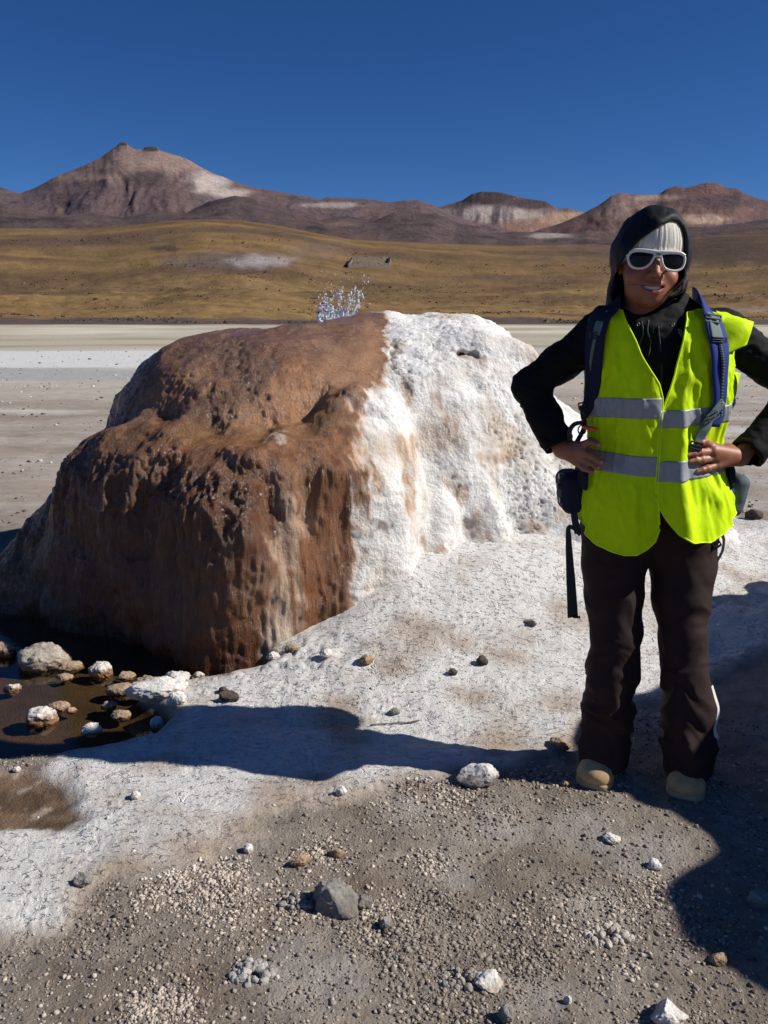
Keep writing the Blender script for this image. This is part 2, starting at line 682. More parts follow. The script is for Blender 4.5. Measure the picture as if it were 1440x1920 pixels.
def ground_fields(x, y):
    """colour, crust amount and small relief of the ground, all in world metres"""
    n = len(x)
    Q = np.stack([x, y], 1)
    p3 = np.stack([x, y, 0 * x], 1)
    col = np.zeros((n, 3))
    wob = 0.05 * fbm(p3 * 3.1, 4) + 0.02 * fbm(p3 * 17, 3)
    soil = mix(S(152, 142, 131), S(130, 118, 106), sstep(-0.3, 0.4, fbm(p3 * 2.3 + 5, 4)))
    soil = mix(soil, S(166, 158, 149), 0.6 * sstep(0.1, 0.5, fbm(p3 * 3.4 + 9, 4)))
    soil = mix(soil, S(112, 96, 82), 0.45 * sstep(0.1, 0.45, fbm(p3 * 9.0 + 3, 3)))
    for (c, r) in GREYSPOT:
        d = np.hypot(x - c[0], y - c[1]) + 0.5 * wob
        soil = mix(soil, S(178, 173, 166), 0.5 * sstep(r, r * 0.2, d))
    # ---- the plain
    r = y
    pl = mix(S(158, 148, 138), S(140, 128, 116), sstep(-0.25, 0.35, fbm(p3 * np.array([0.25, 0.9, 1]), 4)))
    pl = mix(pl, S(186, 181, 174), 0.75 * sstep(0.05, 0.4, fbm(p3 * np.array([0.16, 0.7, 1]) + 7, 4)))
    pl = mix(pl, S(122, 106, 92), 0.7 * sstep(0.1, 0.45, fbm(p3 * np.array([0.3, 1.1, 1]) + 23, 4)))
    wl = 4 * fbm(p3 * np.array([0.06, 0.12, 1]) + 3, 3)
    far = r * (1 + 0.10 * fbm(p3 * np.array([0.12, 0.5, 1]) + 61, 4)) + wl
    pl = mix(pl, S(176, 170, 158), 0.7 * sstep(14, 20, far))
    pl = mix(pl, S(150, 152, 152), 0.8 * sstep(19, 20.5, far) * sstep(25.5, 24, far))
    pl = mix(pl, S(198, 198, 196), 0.8 * sstep(24, 26, far) * sstep(38, 35, far) * sstep(9, 2, x + 0 * r + 3 * fbm(p3 * 0.2, 2)))
    g_ = fbm(p3 * np.array([0.05, 0.14, 1]) + 11, 4)
    pl = mix(pl, mix(S(168, 160, 142), S(146, 136, 114), sstep(-0.2, 0.3, g_)), sstep(36, 42, far))
    pl = mix(pl, S(200, 192, 176), 0.8 * sstep(58, 75, far) * sstep(-0.25, 0.3, fbm(p3 * np.array([0.03, 0.08, 1]) + 31, 3)))
    pl = mix(pl, S(112, 100, 88), sstep(118, 140, far))
    pl = np.minimum(pl * 1.24, 0.82)
    kp = sstep(5.6, 6.6, y + 0.6 * fbm(p3 * 0.8, 3) + 0.25 * np.clip(x - 1.5, 0, 2))
    col = mix(soil, pl, kp)
    # ---- white crust
    dc = sdpoly(Q, CRUST) + wob
    white = sstep(0.03, -0.05, dc)
    wc = mix(S(240, 238, 234), S(216, 208, 198), sstep(0.0, 0.5, fbm(p3 * 3.7 + 2, 4)))
    tanm = np.zeros(n)
    for (c, rr) in TAN:
        d = np.hypot((x - c[0]) / 1.3, y - c[1]) + 1.1 * wob + 0.05 * fbm(p3 * 7, 3)
        tanm = np.maximum(tanm, sstep(rr, 0.0, d))
    tanm = np.maximum(tanm * 0.9, 0.75 * sstep(0.12, 0.5, fbm(p3 * 2.4 + 41, 4)))
    wc = mix(wc, S(176, 150, 126), 0.75 * tanm)
    wc = mix(wc, S(180, 158, 134), 0.7 * sstep(-0.10, 0.0, dc))
    col = mix(col, wc, white)
    # ---- brown mud and the bed of the pool
    dm = sdpoly(Q, MUD) + 0.6 * wob
    mud = sstep(0.035, -0.04, dm + 0.05 * fbm(p3 * 9 + 2, 3))
    col = mix(col, mix(S(128, 106, 86), S(92, 74, 58), sstep(-0.2, 0.3, fbm(p3 * 8, 4))), mud)
    col = mix(col, S(190, 176, 160), 0.6 * mud * sstep(0.2, 0.4, fbm(p3 * 13 + 8, 3)))
    dp = sdpoly(Q, POOL) + 0.5 * wob
    pool = sstep(0.03, -0.03, dp)
    col = mix(col, mix(S(80, 70, 54), S(92, 76, 56), sstep(-0.2, 0.3, fbm(p3 * 4, 3))), pool)
    white = white * (1 - mud) * (1 - pool)
    # ---- relief
    nearw = sstep(9, 4, y)
    z = ground_rough(x, y)
    q = np.stack([x * 34, y * 62, 0 * x], 1) + 0.9 * np.stack([fbm(p3 * 9, 2), fbm(p3 * 9 + 5, 2), 0 * x], 1)
    f1, f2 = np.full(n, 0.5, F32), np.full(n, 0.8, F32)
    mk = (white > 0.01) & (np.hypot(x, y) < 9)
    f1[mk], f2[mk] = worley(q[mk])
    pits = sstep(0.25, 0.0, f2 - f1)
    crust_rel = 0.004 * fbm(p3 * 22, 4) + 0.012 * fbm(p3 * 6, 3) - 0.0045 * pits * sstep(-0.2, 0.3, fbm(p3 * 4.0 + 77, 3)) + 0.0015 * (1 - f1)
    soil_rel = 0.010 * fbm(p3 * 9, 4) + 0.003 * fbm(p3 * 45, 3)
    z = z + nearw * (white * (crust_rel + 0.014) + (1 - white) * (1 - 0.8 * pool) * soil_rel)
    z = z - 0.085 * sstep(0.06, -0.10, dp) - 0.007 * sstep(0.03, -0.05, dm)
    # rougher lumps along the edge of the crust by the pool and below the mound
    dd = np.hypot(x - Gpt(560, 1250)[0], (y - Gpt(560, 1250)[1]) * 1.6)
    z = z + nearw * 0.035 * sstep(0.55, 0.1, dd) * np.maximum(0, fbm(p3 * 11 + 3, 3) + 0.15) * sstep(0, -0.06, dc)
    z = z + 0.014 * sstep(6, 9, y) * sstep(60, 20, y) * fbm(p3 * np.array([3, 3, 1]), 4)
    pale = 1 - 0.10 * pits * white
    return col * pale[:, None], white, pool, z


def ground_mesh():
    th = np.concatenate([np.linspace(-180, -48, 24, endpoint=False), np.linspace(-48, -31, 40, endpoint=False), np.linspace(-31, 31, 560, endpoint=False),
                         np.linspace(31, 48, 40, endpoint=False), np.linspace(48, 180, 24, endpoint=False)])
    th = np.radians(th)
    rr = np.concatenate([[0.02, 0.3, 0.7], np.geomspace(1.1, 6.5, 420, endpoint=False), np.geomspace(6.5, 60, 210, endpoint=False), np.geomspace(60, 1200, 40)])
    T, Rr = np.meshgrid(th, rr, indexing='ij')
    x, y = (Rr * np.sin(T)).ravel(), (Rr * np.cos(T)).ravel()
    col, white, pool, rel = ground_fields(x, y)
    z = base_height(x, y) + rel
    far = np.hypot(x, y)
    z = z * sstep(400, 150, far) - 0.5 * sstep(250, 900, far)
    V = np.stack([x, y, z], 1)
    return V, grid_faces(len(th), len(rr), close=True), col, white, pool


t = NT('ground')
gc = t.attr('Col')
wh = t.attr('White', 'Fac')
fine = t.rng(t.noise(260, 5, 0.7), 0.25, 0.75, 0.72, 1.25)
mid = t.rng(t.noise(7, 10, 0.8, t.coord((0.6, 1.5, 1))), 0.3, 0.7, 0.70, 1.22)
tone = t.math('MULTIPLY', fine, mid)
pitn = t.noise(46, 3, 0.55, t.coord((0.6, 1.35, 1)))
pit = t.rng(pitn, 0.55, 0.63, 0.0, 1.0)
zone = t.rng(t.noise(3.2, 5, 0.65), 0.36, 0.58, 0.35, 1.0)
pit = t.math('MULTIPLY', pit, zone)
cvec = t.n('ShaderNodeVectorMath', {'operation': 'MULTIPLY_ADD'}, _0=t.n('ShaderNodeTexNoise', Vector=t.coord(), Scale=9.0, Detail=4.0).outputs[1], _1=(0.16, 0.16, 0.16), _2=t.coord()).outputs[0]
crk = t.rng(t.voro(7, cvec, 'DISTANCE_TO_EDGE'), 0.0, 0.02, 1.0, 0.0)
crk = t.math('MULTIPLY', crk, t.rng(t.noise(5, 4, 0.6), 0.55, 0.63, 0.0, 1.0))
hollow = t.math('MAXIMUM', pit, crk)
hollow_tone = t.math('SUBTRACT', 1.0, hollow)  # crust colour turns slightly darker in pits and cracks
tone_w = t.math('MULTIPLY', t.rng(tone, 0.6, 1.4, 0.84, 1.07), t.rng(hollow_tone, 0.0, 1.0, 0.86, 1.0))
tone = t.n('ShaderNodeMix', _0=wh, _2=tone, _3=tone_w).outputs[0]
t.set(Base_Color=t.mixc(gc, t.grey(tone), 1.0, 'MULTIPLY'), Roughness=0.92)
t.b.inputs['Specular IOR Level'].default_value = 0.2
grit = t.math('ADD', t.noise(150, 6, 0.75), t.math('MULTIPLY', t.voro(120), -0.5))
hw = t.math('ADD', t.math('MULTIPLY', t.noise(85, 7, 0.78), 1.25), t.math('MULTIPLY', hollow, -1.5))
hh = t.n('ShaderNodeMix', _0=wh, _2=grit, _3=hw).outputs[0]
bd = t.n('ShaderNodeMix', _0=wh, _2=0.008, _3=0.015).outputs[0]
t.set(Normal=t.n('ShaderNodeBump', Height=hh, Strength=0.75, Distance=bd).outputs[0])
M_ground = t.m

gV, gF, gcol, gwh, gpool = ground_mesh()
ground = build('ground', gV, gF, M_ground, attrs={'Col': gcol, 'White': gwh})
tag(ground, kind='structure')
_gsel = np.hypot(gV[:, 0], gV[:, 1]) < 90
_gx = gV[_gsel]


class NearGrid:
    """ground height by a coarse raster of the ground sheet"""
    def __init__(self):
        self.h = 0.012
        self.x0, self.y0 = -3.2, 0.9
        self.nx, self.ny = 600, 560
        V = gV[(abs(gV[:, 0]) < 3.4) & (gV[:, 1] > 0.8) & (gV[:, 1] < 7.8)]
        i = np.clip(((V[:, 0] - self.x0) / self.h).astype(int), 0, self.nx - 1)
        j = np.clip(((V[:, 1] - self.y0) / self.h).astype(int), 0, self.ny - 1)
        k = i * self.ny + j
        s = np.bincount(k, V[:, 2], minlength=self.nx * self.ny)
        c = np.bincount(k, minlength=self.nx * self.ny)
        g = np.where(c > 0, s / np.maximum(c, 1), np.nan).reshape(self.nx, self.ny)
        for _ in range(6):
            bad = np.isnan(g)
            if not bad.any():
                break
            st = np.stack([np.roll(g, 1, 0), np.roll(g, -1, 0), np.roll(g, 1, 1), np.roll(g, -1, 1)])
            with np.errstate(all='ignore'):
                m = np.nanmean(st, 0)
            g = np.where(bad, m, g)
        self.g = np.nan_to_num(g)

    def __call__(self, x, y):
        x, y = np.atleast_1d(x), np.atleast_1d(y)
        i = np.clip(((x - self.x0) / self.h).astype(int), 0, self.nx - 1)
        j = np.clip(((y - self.y0) / self.h).astype(int), 0, self.ny - 1)
        return self.g[i, j]


GH = NearGrid()
WATER_Z = -0.046

# ---- water of the pool
t = NT('pool_water')
g1 = t.n('ShaderNodeBsdfGlossy', Color=(1, 1, 1, 1), Roughness=0.03, Normal=t.bump(t.noise(26, 3), 0.12, 0.01))
t1 = t.n('ShaderNodeBsdfTransparent', Color=(0.86, 0.76, 0.62, 1))
fc = t.n('ShaderNodeLayerWeight', Blend=0.5).outputs['Facing']
fr = t.math('MULTIPLY_ADD', t.math('POWER', fc, 5.0), 0.98, 0.02)
t.t.links.new(t.n('ShaderNodeMixShader', _0=fr, _1=t1.outputs[0], _2=g1.outputs[0]).outputs[0], t.out.inputs[0])
pts = POOL.copy()
cen = pts.mean(0)
pts = cen + (pts - cen) * 1.12
wv = np.c_[pts, np.full(len(pts), WATER_Z)]
wf = np.arange(len(pts))[None]
area = (pts[:, 0] * np.roll(pts[:, 1], -1) - np.roll(pts[:, 0], -1) * pts[:, 1]).sum()
if area < 0:
    wf = wf[:, ::-1]
tag(build('water', wv, wf, t.m, smooth=False), kind='structure')

# ================================================================== FAR TERRAIN
def profile(pts):
    s = np.array([slope_xy(u, v) for u, v in pts])
    o = np.argsort(s[:, 0])
    return s[o, 0], s[o, 1]


def px_of(X, E):
    d = CP - E * SP
    return 720 + FPX * X / d, 960 - FPX * (SP + E * CP) / d


t = NT('hill_grass')
hc = t.attr('Col')
spk = t.math('MULTIPLY', t.rng(t.noise(0.35, 7, 0.8), 0.3, 0.7, 0.70, 1.25), t.rng(t.noise(0.05, 7, 0.75), 0.3, 0.7, 0.74, 1.24))
spk2 = t.rng(t.voro(0.22), 0.0, 0.35, 0.72, 1.0)
t.set(Base_Color=t.mixc(hc, t.grey(t.math('MULTIPLY', spk, spk2)), 1.0, 'MULTIPLY'), Roughness=0.95)
t.b.inputs['Specular IOR Level'].default_value = 0.05
t.set(Normal=t.bump(t.noise(0.3, 5, 0.7), 0.7, 1.2))
M_hill = t.m

t = NT('mountain_rock')
hc = t.attr('Col')
spk = t.rng(t.noise(0.009, 11, 0.78), 0.32, 0.68, 0.70, 1.24)
t.set(Base_Color=t.mixc(hc, t.grey(spk), 1.0, 'MULTIPLY'), Roughness=0.95)
t.b.inputs['Specular IOR Level'].default_value = 0.05
t.set(Normal=t.bump(t.noise(0.010, 11, 0.76), 1.0, 60))
M_mtn = t.m

# ---- golden grass hills
HX, HE = profile([(-900, 440), (-400, 432), (0, 425), (150, 426), (260, 418), (330, 411), (380, 409), (450, 411), (520, 421), (600, 436), (660, 446), (720, 449), (800, 453), (880, 456),
                  (960, 459), (1040, 457), (1110, 456), (1170, 458), (1230, 458), (1300, 446), (1370, 440), (1440, 437), (1700, 425), (2300, 440)])


def hill_height(X, y):
    E = np.interp(X, HX, HE)
    yc = 900 + 60 * np.sin(X * 5)
    s = (y - 140) / (yc - 140)
    p3 = np.stack([X * 900, y, 0 * y], 1)
    sc = np.clip(s, 0, 1)
    prof = 0.50 * sc ** 1.25 + 0.50 * sstep(0.42, 1.0, sc)
    z = E * yc * prof
    und = 9.0 * fbm(p3 * np.array([0.0045, 0.0075, 1]), 3) + 2.6 * fbm(p3 * 0.016 + 9, 4) + 0.7 * fbm(p3 * 0.06, 3)
    z = z + und * np.sin(np.clip(s, 0, 1) * PI) ** 0.8
    z = np.where(s > 1, E * yc - (s - 1) * 60, z)
    return np.where(s < 0, -0.6 + 0.6 * s, z)


Xs = np.linspace(-1.15, 1.15, 760)
ys = np.concatenate([np.geomspace(132, 900, 230, endpoint=False), np.linspace(900, 1700, 24)])
XX, YY = np.meshgrid(Xs, ys, indexing='ij')
X, y = XX.ravel(), YY.ravel()
z = hill_height(X, y)
V = np.stack([X * y, y, z], 1)
U_, V_ = px_of(X, (z - CAM_H) / y)
p3 = np.stack([X * y, y, 0 * y], 1)
a_ = fbm(p3 * np.array([0.006, 0.016, 1]), 5)
b_ = fbm(p3 * np.array([0.004, 0.03, 1]) + 13, 4)
hcol = mix(S(126, 104, 70), S(108, 88, 62), sstep(-0.25, 0.3, a_))
hcol = mix(hcol, S(148, 122, 74), 0.7 * sstep(0.0, 0.4, b_))
hcol = mix(hcol, S(98, 81, 66), 0.75 * sstep(0.1, 0.42, fbm(p3 * np.array([0.005, 0.012, 1]) + 43, 4)))
hcol = mix(hcol, S(158, 130, 78), 0.5 * sstep(0.55, 0.8, ridged(p3 * np.array([0.0016, 0.022, 1]) + 3, 2)) * sstep(420, 220, y))
hcol = mix(hcol, S(98, 86, 76), sstep(185, 160, y + 18 * fbm(p3 * 0.02, 3)))


def blob(cx, cy, rx, ry, soft=0.5, seed=0.0, amp=0.5):
    """stain around a place on a slope (place given in the slope's own bearing and height)"""
    q = np.sqrt(((U_ - cx) / rx) ** 2 + ((V_ - cy) / ry) ** 2) + amp * fbm(np.stack([U_ * 0.03, V_ * 0.06, 0 * U_ + seed], 1), 4)
    return sstep(1 + soft, 1 - soft, q)


hcol = mix(hcol, S(105, 94, 86), 0.8 * blob(430, 490, 115, 18, 0.5, 1))
hcol = mix(hcol, S(168, 160, 152), 0.75 * blob(490, 490, 55, 11, 0.5, 2, 0.9))
hcol = mix(hcol, S(72, 62, 54), 0.8 * blob(310, 466, 30, 5, 0.5, 3, 0.8))
hcol = mix(hcol, S(92, 80, 68), 0.7 * blob(1300, 470, 260, 26, 0.4, 4))
hcol = mix(hcol, S(82, 70, 60), 0.75 * blob(1380, 470, 130, 28, 0.4, 5))
hcol = mix(hcol, S(97, 82, 70), 0.6 * blob(170, 450, 160, 12, 0.5, 6))
hcol = mix(hcol, S(120, 104, 88), 0.5 * blob(590, 470, 60, 14, 0.5, 7))
hcol = mix(hcol, S(104, 88, 72), 0.6 * blob(950, 520, 90, 5, 0.5, 8, 0.9))
hcol = mix(hcol, S(150, 138, 128), 0.5 * blob(1400, 580, 60, 4, 0.5, 9, 0.9))
hills = build('hills', V, grid_faces(len(Xs), len(ys)), M_hill, attrs={'Col': hcol * np.array([0.94, 0.91, 1.02])})
tag(hills, kind='structure')


# ---- mountain ranges
def range_mesh(name, prof, D, depth, x0, x1, nx, nrow, seed, rough, paint, power=1.15, gul=1.0):
    global U_, V_
    PX, PE = profile(prof)
    Xs = np.linspace(x0, x1, nx)
    s = np.concatenate([np.linspace(0, 1, nrow), 1 + np.linspace(0.03, 0.5, 10)])
    XX, SS = np.meshgrid(Xs, s, indexing='ij')
    X, s_ = XX.ravel(), SS.ravel()
    y = D - depth * (1 - np.minimum(s_, 1)) + depth * np.maximum(s_ - 1, 0)
    p0 = np.stack([X * 22, np.clip(s_, 0, 1) * 2.2, 0 * X + seed + 20], 1)
    dn = np.clip(1 - s_, 0, 1)
    Xw = X + dn * (0.05 * fbm(p0, 3) + 0.012 * fbm(p0 * 4, 3))
    xf = np.linspace(x0 - 0.2, x1 + 0.2, 2400)
    lev = [np.interp(xf, PX, PE)]
    for sg_ in (0.008, 0.022, 0.06):
        k_ = np.exp(-0.5 * (np.arange(-700, 701) * (xf[1] - xf[0]) / sg_) ** 2)
        lev.append(np.convolve(np.pad(lev[0], 700, mode='edge'), k_ / k_.sum(), mode='valid'))
    ev = [np.interp(Xw, xf, l_) for l_ in lev]
    E = np.interp(X, PX, PE)
    f_ = np.clip(dn * 14, 0, 1) + np.clip(dn * 4, 0, 2)
    E2 = np.select([f_ < 1, f_ < 2], [ev[0] + (ev[1] - ev[0]) * f_, ev[1] + (ev[2] - ev[1]) * (f_ - 1)], ev[2] + (ev[3] - ev[2]) * (f_ - 2))
    E = np.where(dn < 1e-6, E, E2)
    wob = fbm(np.stack([X * 60, 0 * X, 0 * X + seed], 1), 4) * 0.0009 + fbm(np.stack([X * 260, 0 * X, 0 * X + seed], 1), 3) * 0.00045
    E = E + wob
    zc = E * D
    sc = np.clip(s_, 0, 1)
    xw = X * D
    warp = 0.35 * fbm(np.stack([xw / 1500, sc * 2.0, 0 * X + seed], 1), 3)
    gl = ridged(np.stack([xw / 900 + warp * 2, sc * 1.1, 0 * X + seed + 3], 1), 5) - 0.62
    fine = fbm(np.stack([xw / 260, sc * 7, 0 * X + seed + 9], 1), 5)
    env = sc * (1 - sc) * 4
    z = zc * sc ** power + rough * (gul * gl * 1.0 * env + 0.22 * fine * env)
    z = np.where(s_ > 1, zc * (1 - (s_ - 1) * 0.9), z)
    U_, V_ = px_of(X, (z - CAM_H) / y)
    col = paint(X, sc, xw, z, y, gl, fine, seed)
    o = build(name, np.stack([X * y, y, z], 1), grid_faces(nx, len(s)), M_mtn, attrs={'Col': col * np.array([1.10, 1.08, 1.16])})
    return tag(o, kind='structure')


PUR, DRK, TANR, PALE, RED = S(108, 95, 96), S(68, 63, 68), S(158, 136, 122), S(200, 186, 172), S(118, 99, 93)


def streaks(xw, sc, seed, f=240.0):
    return fbm(np.stack([xw / f, sc * 1.3, 0 * xw + seed + 50], 1), 4)


def paint_volcano(X, sc, xw, z, y, gl, fine, seed):
    st = streaks(xw, sc, seed)
    c = mix(RED, PUR, sstep(-0.3, 0.3, st))
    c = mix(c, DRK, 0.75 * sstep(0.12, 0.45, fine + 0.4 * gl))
    c = mix(c, TANR, 0.75 * blob(235, 305, 75, 36, 0.6, 1))
    c = mix(c, TANR, 0.9 * blob(325, 305, 60, 24, 0.6, 2))
    c = mix(c, PALE, 0.85 * blob(392, 340, 36, 20, 0.6, 3, 0.7))
    c = mix(c, PALE, 0.8 * blob(430, 362, 36, 8, 0.6, 4, 0.7))
    c = mix(c, TANR, 0.7 * blob(150, 332, 60, 10, 0.6, 5))
    c = mix(c, PALE, 0.6 * blob(620, 385, 50, 5, 0.6, 6, 0.9))
    c = mix(c, S(92, 80, 78), 0.9 * blob(280, 335, 42, 16, 0.5, 7))
    c = mix(c, DRK, 0.9 * blob(282, 279, 16, 5, 0.3, 8, 0.3))
    c = mix(c, DRK, 0.9 * blob(232, 270, 8, 4, 0.3, 8, 0.3))
    return c


def paint_mid(X, sc, xw, z, y, gl, fine, seed):
    st = streaks(xw, sc, seed, 150)
    c = mix(PUR, RED, sstep(-0.2, 0.3, st))
    c = mix(c, S(196, 182, 168), 0.85 * blob(925, 402, 85, 16, 0.45, 1) * sstep(-0.32, 0.15, st))
    c = mix(c, S(186, 156, 126), 0.85 * blob(1070, 412, 50, 16, 0.45, 2))
    c = mix(c, S(160, 128, 106), 0.6 * blob(990, 425, 60, 14, 0.5, 3))
    c = mix(c, S(78, 70, 70), 0.95 * blob(905, 370, 60, 13, 0.35, 4, 0.4))
    c = mix(c, S(84, 74, 74), 0.9 * blob(1000, 382, 50, 9, 0.35, 5, 0.4))
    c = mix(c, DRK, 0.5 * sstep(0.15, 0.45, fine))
    return c


def paint_right(X, sc, xw, z, y, gl, fine, seed):
    st = streaks(xw, sc, seed, 260)
    c = mix(S(126, 100, 92), S(108, 88, 84), sstep(-0.25, 0.3, st))
    c = mix(c, TANR, 0.75 * blob(1165, 388, 45, 22, 0.6, 1))
    c = mix(c, S(196, 168, 140), 0.8 * blob(1320, 412, 46, 9, 0.6, 2, 0.7))
    c = mix(c, S(190, 168, 146), 0.6 * blob(1230, 370, 40, 6, 0.6, 3, 0.7))
    c = mix(c, S(84, 74, 76), 0.7 * blob(1360, 378, 60, 12, 0.5, 4))
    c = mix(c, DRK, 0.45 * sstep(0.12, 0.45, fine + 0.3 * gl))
    return c


def paint_foot(X, sc, xw, z, y, gl, fine, seed):
    st = streaks(xw, sc, seed, 120)
    c = mix(S(112, 97, 93), S(98, 86, 83), sstep(-0.3, 0.3, st))
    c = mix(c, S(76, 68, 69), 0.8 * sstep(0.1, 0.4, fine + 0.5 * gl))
    c = mix(c, S(118, 98, 84), 0.55 * sstep(0.15, 0.4, fbm(np.stack([xw / 400, sc * 3, 0 * xw + 5], 1), 4)))
    c = mix(c, S(190, 178, 168), 0.85 * blob(1030, 442, 36, 5, 0.5, 1, 0.7))
    c = mix(c, S(150, 126, 108), 0.5 * blob(640, 420, 40, 5, 0.5, 2, 0.9))
    return c


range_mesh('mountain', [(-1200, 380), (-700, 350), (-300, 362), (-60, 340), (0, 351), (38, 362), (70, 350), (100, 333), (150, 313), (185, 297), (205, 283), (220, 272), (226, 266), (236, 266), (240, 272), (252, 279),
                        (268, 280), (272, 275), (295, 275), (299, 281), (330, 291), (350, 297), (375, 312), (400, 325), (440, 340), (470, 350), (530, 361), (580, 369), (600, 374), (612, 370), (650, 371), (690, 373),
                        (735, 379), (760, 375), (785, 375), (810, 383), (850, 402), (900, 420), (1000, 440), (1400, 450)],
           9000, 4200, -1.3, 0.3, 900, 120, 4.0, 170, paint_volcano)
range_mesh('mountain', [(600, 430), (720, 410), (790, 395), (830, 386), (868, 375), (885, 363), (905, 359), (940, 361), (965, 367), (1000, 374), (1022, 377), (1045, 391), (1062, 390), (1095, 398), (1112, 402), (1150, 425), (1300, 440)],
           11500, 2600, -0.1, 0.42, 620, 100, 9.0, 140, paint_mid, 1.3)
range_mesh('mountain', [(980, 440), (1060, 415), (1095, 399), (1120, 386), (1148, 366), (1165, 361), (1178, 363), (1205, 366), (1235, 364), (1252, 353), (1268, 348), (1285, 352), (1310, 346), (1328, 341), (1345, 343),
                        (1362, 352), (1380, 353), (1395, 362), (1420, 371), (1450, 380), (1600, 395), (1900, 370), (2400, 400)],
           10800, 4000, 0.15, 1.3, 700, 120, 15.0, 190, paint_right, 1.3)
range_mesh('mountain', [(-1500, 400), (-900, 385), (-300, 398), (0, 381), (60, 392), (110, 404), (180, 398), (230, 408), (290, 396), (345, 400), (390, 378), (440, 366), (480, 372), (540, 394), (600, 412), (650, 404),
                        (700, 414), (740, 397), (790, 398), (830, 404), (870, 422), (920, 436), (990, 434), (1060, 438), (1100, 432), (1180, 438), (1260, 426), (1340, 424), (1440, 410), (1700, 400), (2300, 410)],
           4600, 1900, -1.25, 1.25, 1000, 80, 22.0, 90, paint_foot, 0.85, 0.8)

# ---- ring of old stone walling on the hillside
def on_hill(u, v):
    X, E = slope_xy(u, v)
    yy = np.linspace(150, 900, 1500)
    zz = hill_height(np.full(1500, X), yy)
    d = (zz - CAM_H) / yy - E
    i = int(np.argmax(d > 0))
    return np.array([X * yy[i], yy[i], zz[i]])


a0, a1 = on_hill(652, 502), on_hill(728, 501)
wallw = plain('dry_stone_wall', S(112, 108, 104), 0.9, 0.1, 0.3, 0.8, 0.6, 0.8, 0.6)
parts = []
back = 26.0
hgt = 2.6
cs = [a0, a1, a1 + np.array([1.5, back, 0]), a0 + np.array([2.0, back, 0])]
for k in range(4):
    p, q = cs[k].copy(), cs[(k + 1) % 4].copy()
    for m in range(8):
        s0, s1 = p + (q - p) * m / 8, p + (q - p) * (m + 1) / 8
        mid_ = (s0 + s1) / 2
        gz = float(hill_height(np.array([mid_[0] / mid_[1]]), np.array([mid_[1]]))[0])
        L = np.linalg.norm((s1 - s0)[:2]) / 2 - 0.01
        an = math.atan2(s1[1] - s0[1], s1[0] - s0[0])
        rot = np.array([[math.cos(an), -math.sin(an), 0], [math.sin(an), math.cos(an), 0], [0, 0, 1]])
        parts.append(bbox((mid_[0], mid_[1], gz + 0.2), (L, 0.7, hgt * (0.8 + 0.25 * ((m * 7 + k * 3) % 5) / 5)), rot, 0.1))
V, Fl = join(parts)
tag(build('stone_enclosure', V, Fl, wallw, smooth=False), 'small ruined grey stone enclosure low on the golden grass hillside', 'ruin')

# ---- shrubs and stones dotting the hills (beyond counting)
rg = np.random.default_rng(5)
sv, sf = ico(1)
Vs, Fs, Cs, o = [], [], [], 0
n = 4200
X = rg.uniform(-0.62, 0.62, n * 3)
y = 150 + 560 * rg.random(n * 3) ** 1.6
cl = fbm(np.stack([X * 9, y / 60, 0 * X], 1), 3) + 0.25 * rg.random(n * 3)
pick = np.argsort(-cl)[:n]
X, y = X[pick], y[pick]
z = hill_height(X, y)
sz = rg.lognormal(-1.7, 0.45, n) * (0.35 + y / 420)
for k in range(n):
    q = sv * np.array([1.0, 1.0, 0.75]) * sz[k] * (1 + 0.35 * rg.normal(size=(len(sv), 1)))
    Vs.append(q + np.array([X[k] * y[k], y[k], z[k] + 0.3 * sz[k]]))
    Fs.append(sf + o)
    o += len(sv)
    c = S(58, 50, 40) if rg.random() < 0.72 else (S(104, 92, 80) if rg.random() < 0.6 else S(126, 104, 62))
    Cs.append(np.tile(c * rg.uniform(0.7, 1.2), (len(sv), 1)))
t = NT('hill_shrub')
t.set(Base_Color=t.attr('Col'), Roughness=0.95)
tag(build('shrubs', np.vstack(Vs), np.vstack(Fs), t.m, smooth=False, attrs={'Col': np.vstack(Cs)}), 'dark low shrubs and stones dotting the golden hillside', 'shrubs', kind='stuff')

# ================================================================== GEYSER MOUND
_off = np.array([0.0, 0.0, 0.0])
DOME = [  # centre, radii, squareness
    ((-0.46, 4.84, 0.36), (1.02, 1.00, 1.00), 3.2),     # upper brown dome
    ((-0.90, 4.88, 0.36), (0.66, 0.88, 0.86), 2.7),
    ((-1.13, 5.05, 0.10), (0.68, 0.72, 0.88), 2.4),
    ((0.18, 5.00, 0.12), (0.80, 0.90, 1.33), 3.0),      # white crown
    ((0.60, 5.05, 0.0), (0.72, 0.85, 1.10), 2.3),
    ((0.98, 5.05, -0.05), (0.85, 0.85, 0.86), 2.1),
    ((1.45, 5.15, -0.05), (0.75, 0.75, 0.40), 2.0),
]
TERRACE = [  # lower front terrace: bulging lobes
    ((-0.64, 4.12, -0.15), (0.55, 0.73, 1.05), 4.2),
    ((-1.02, 4.34, -0.15), (0.48, 0.74, 1.04), 4.2),
    ((-1.30, 4.54, -0.15), (0.46, 0.72, 0.94), 3.8),
    ((-1.54, 4.66, -0.15), (0.48, 0.70, 0.66), 3.2),
    ((-1.78, 4.74, -0.15), (0.48, 0.68, 0.40), 2.4),
    ((-0.36, 4.22, -0.15), (0.46, 0.64, 1.07), 4.2),
    ((-0.15, 4.20, -0.15), (0.40, 0.54, 1.16), 4.2),
]
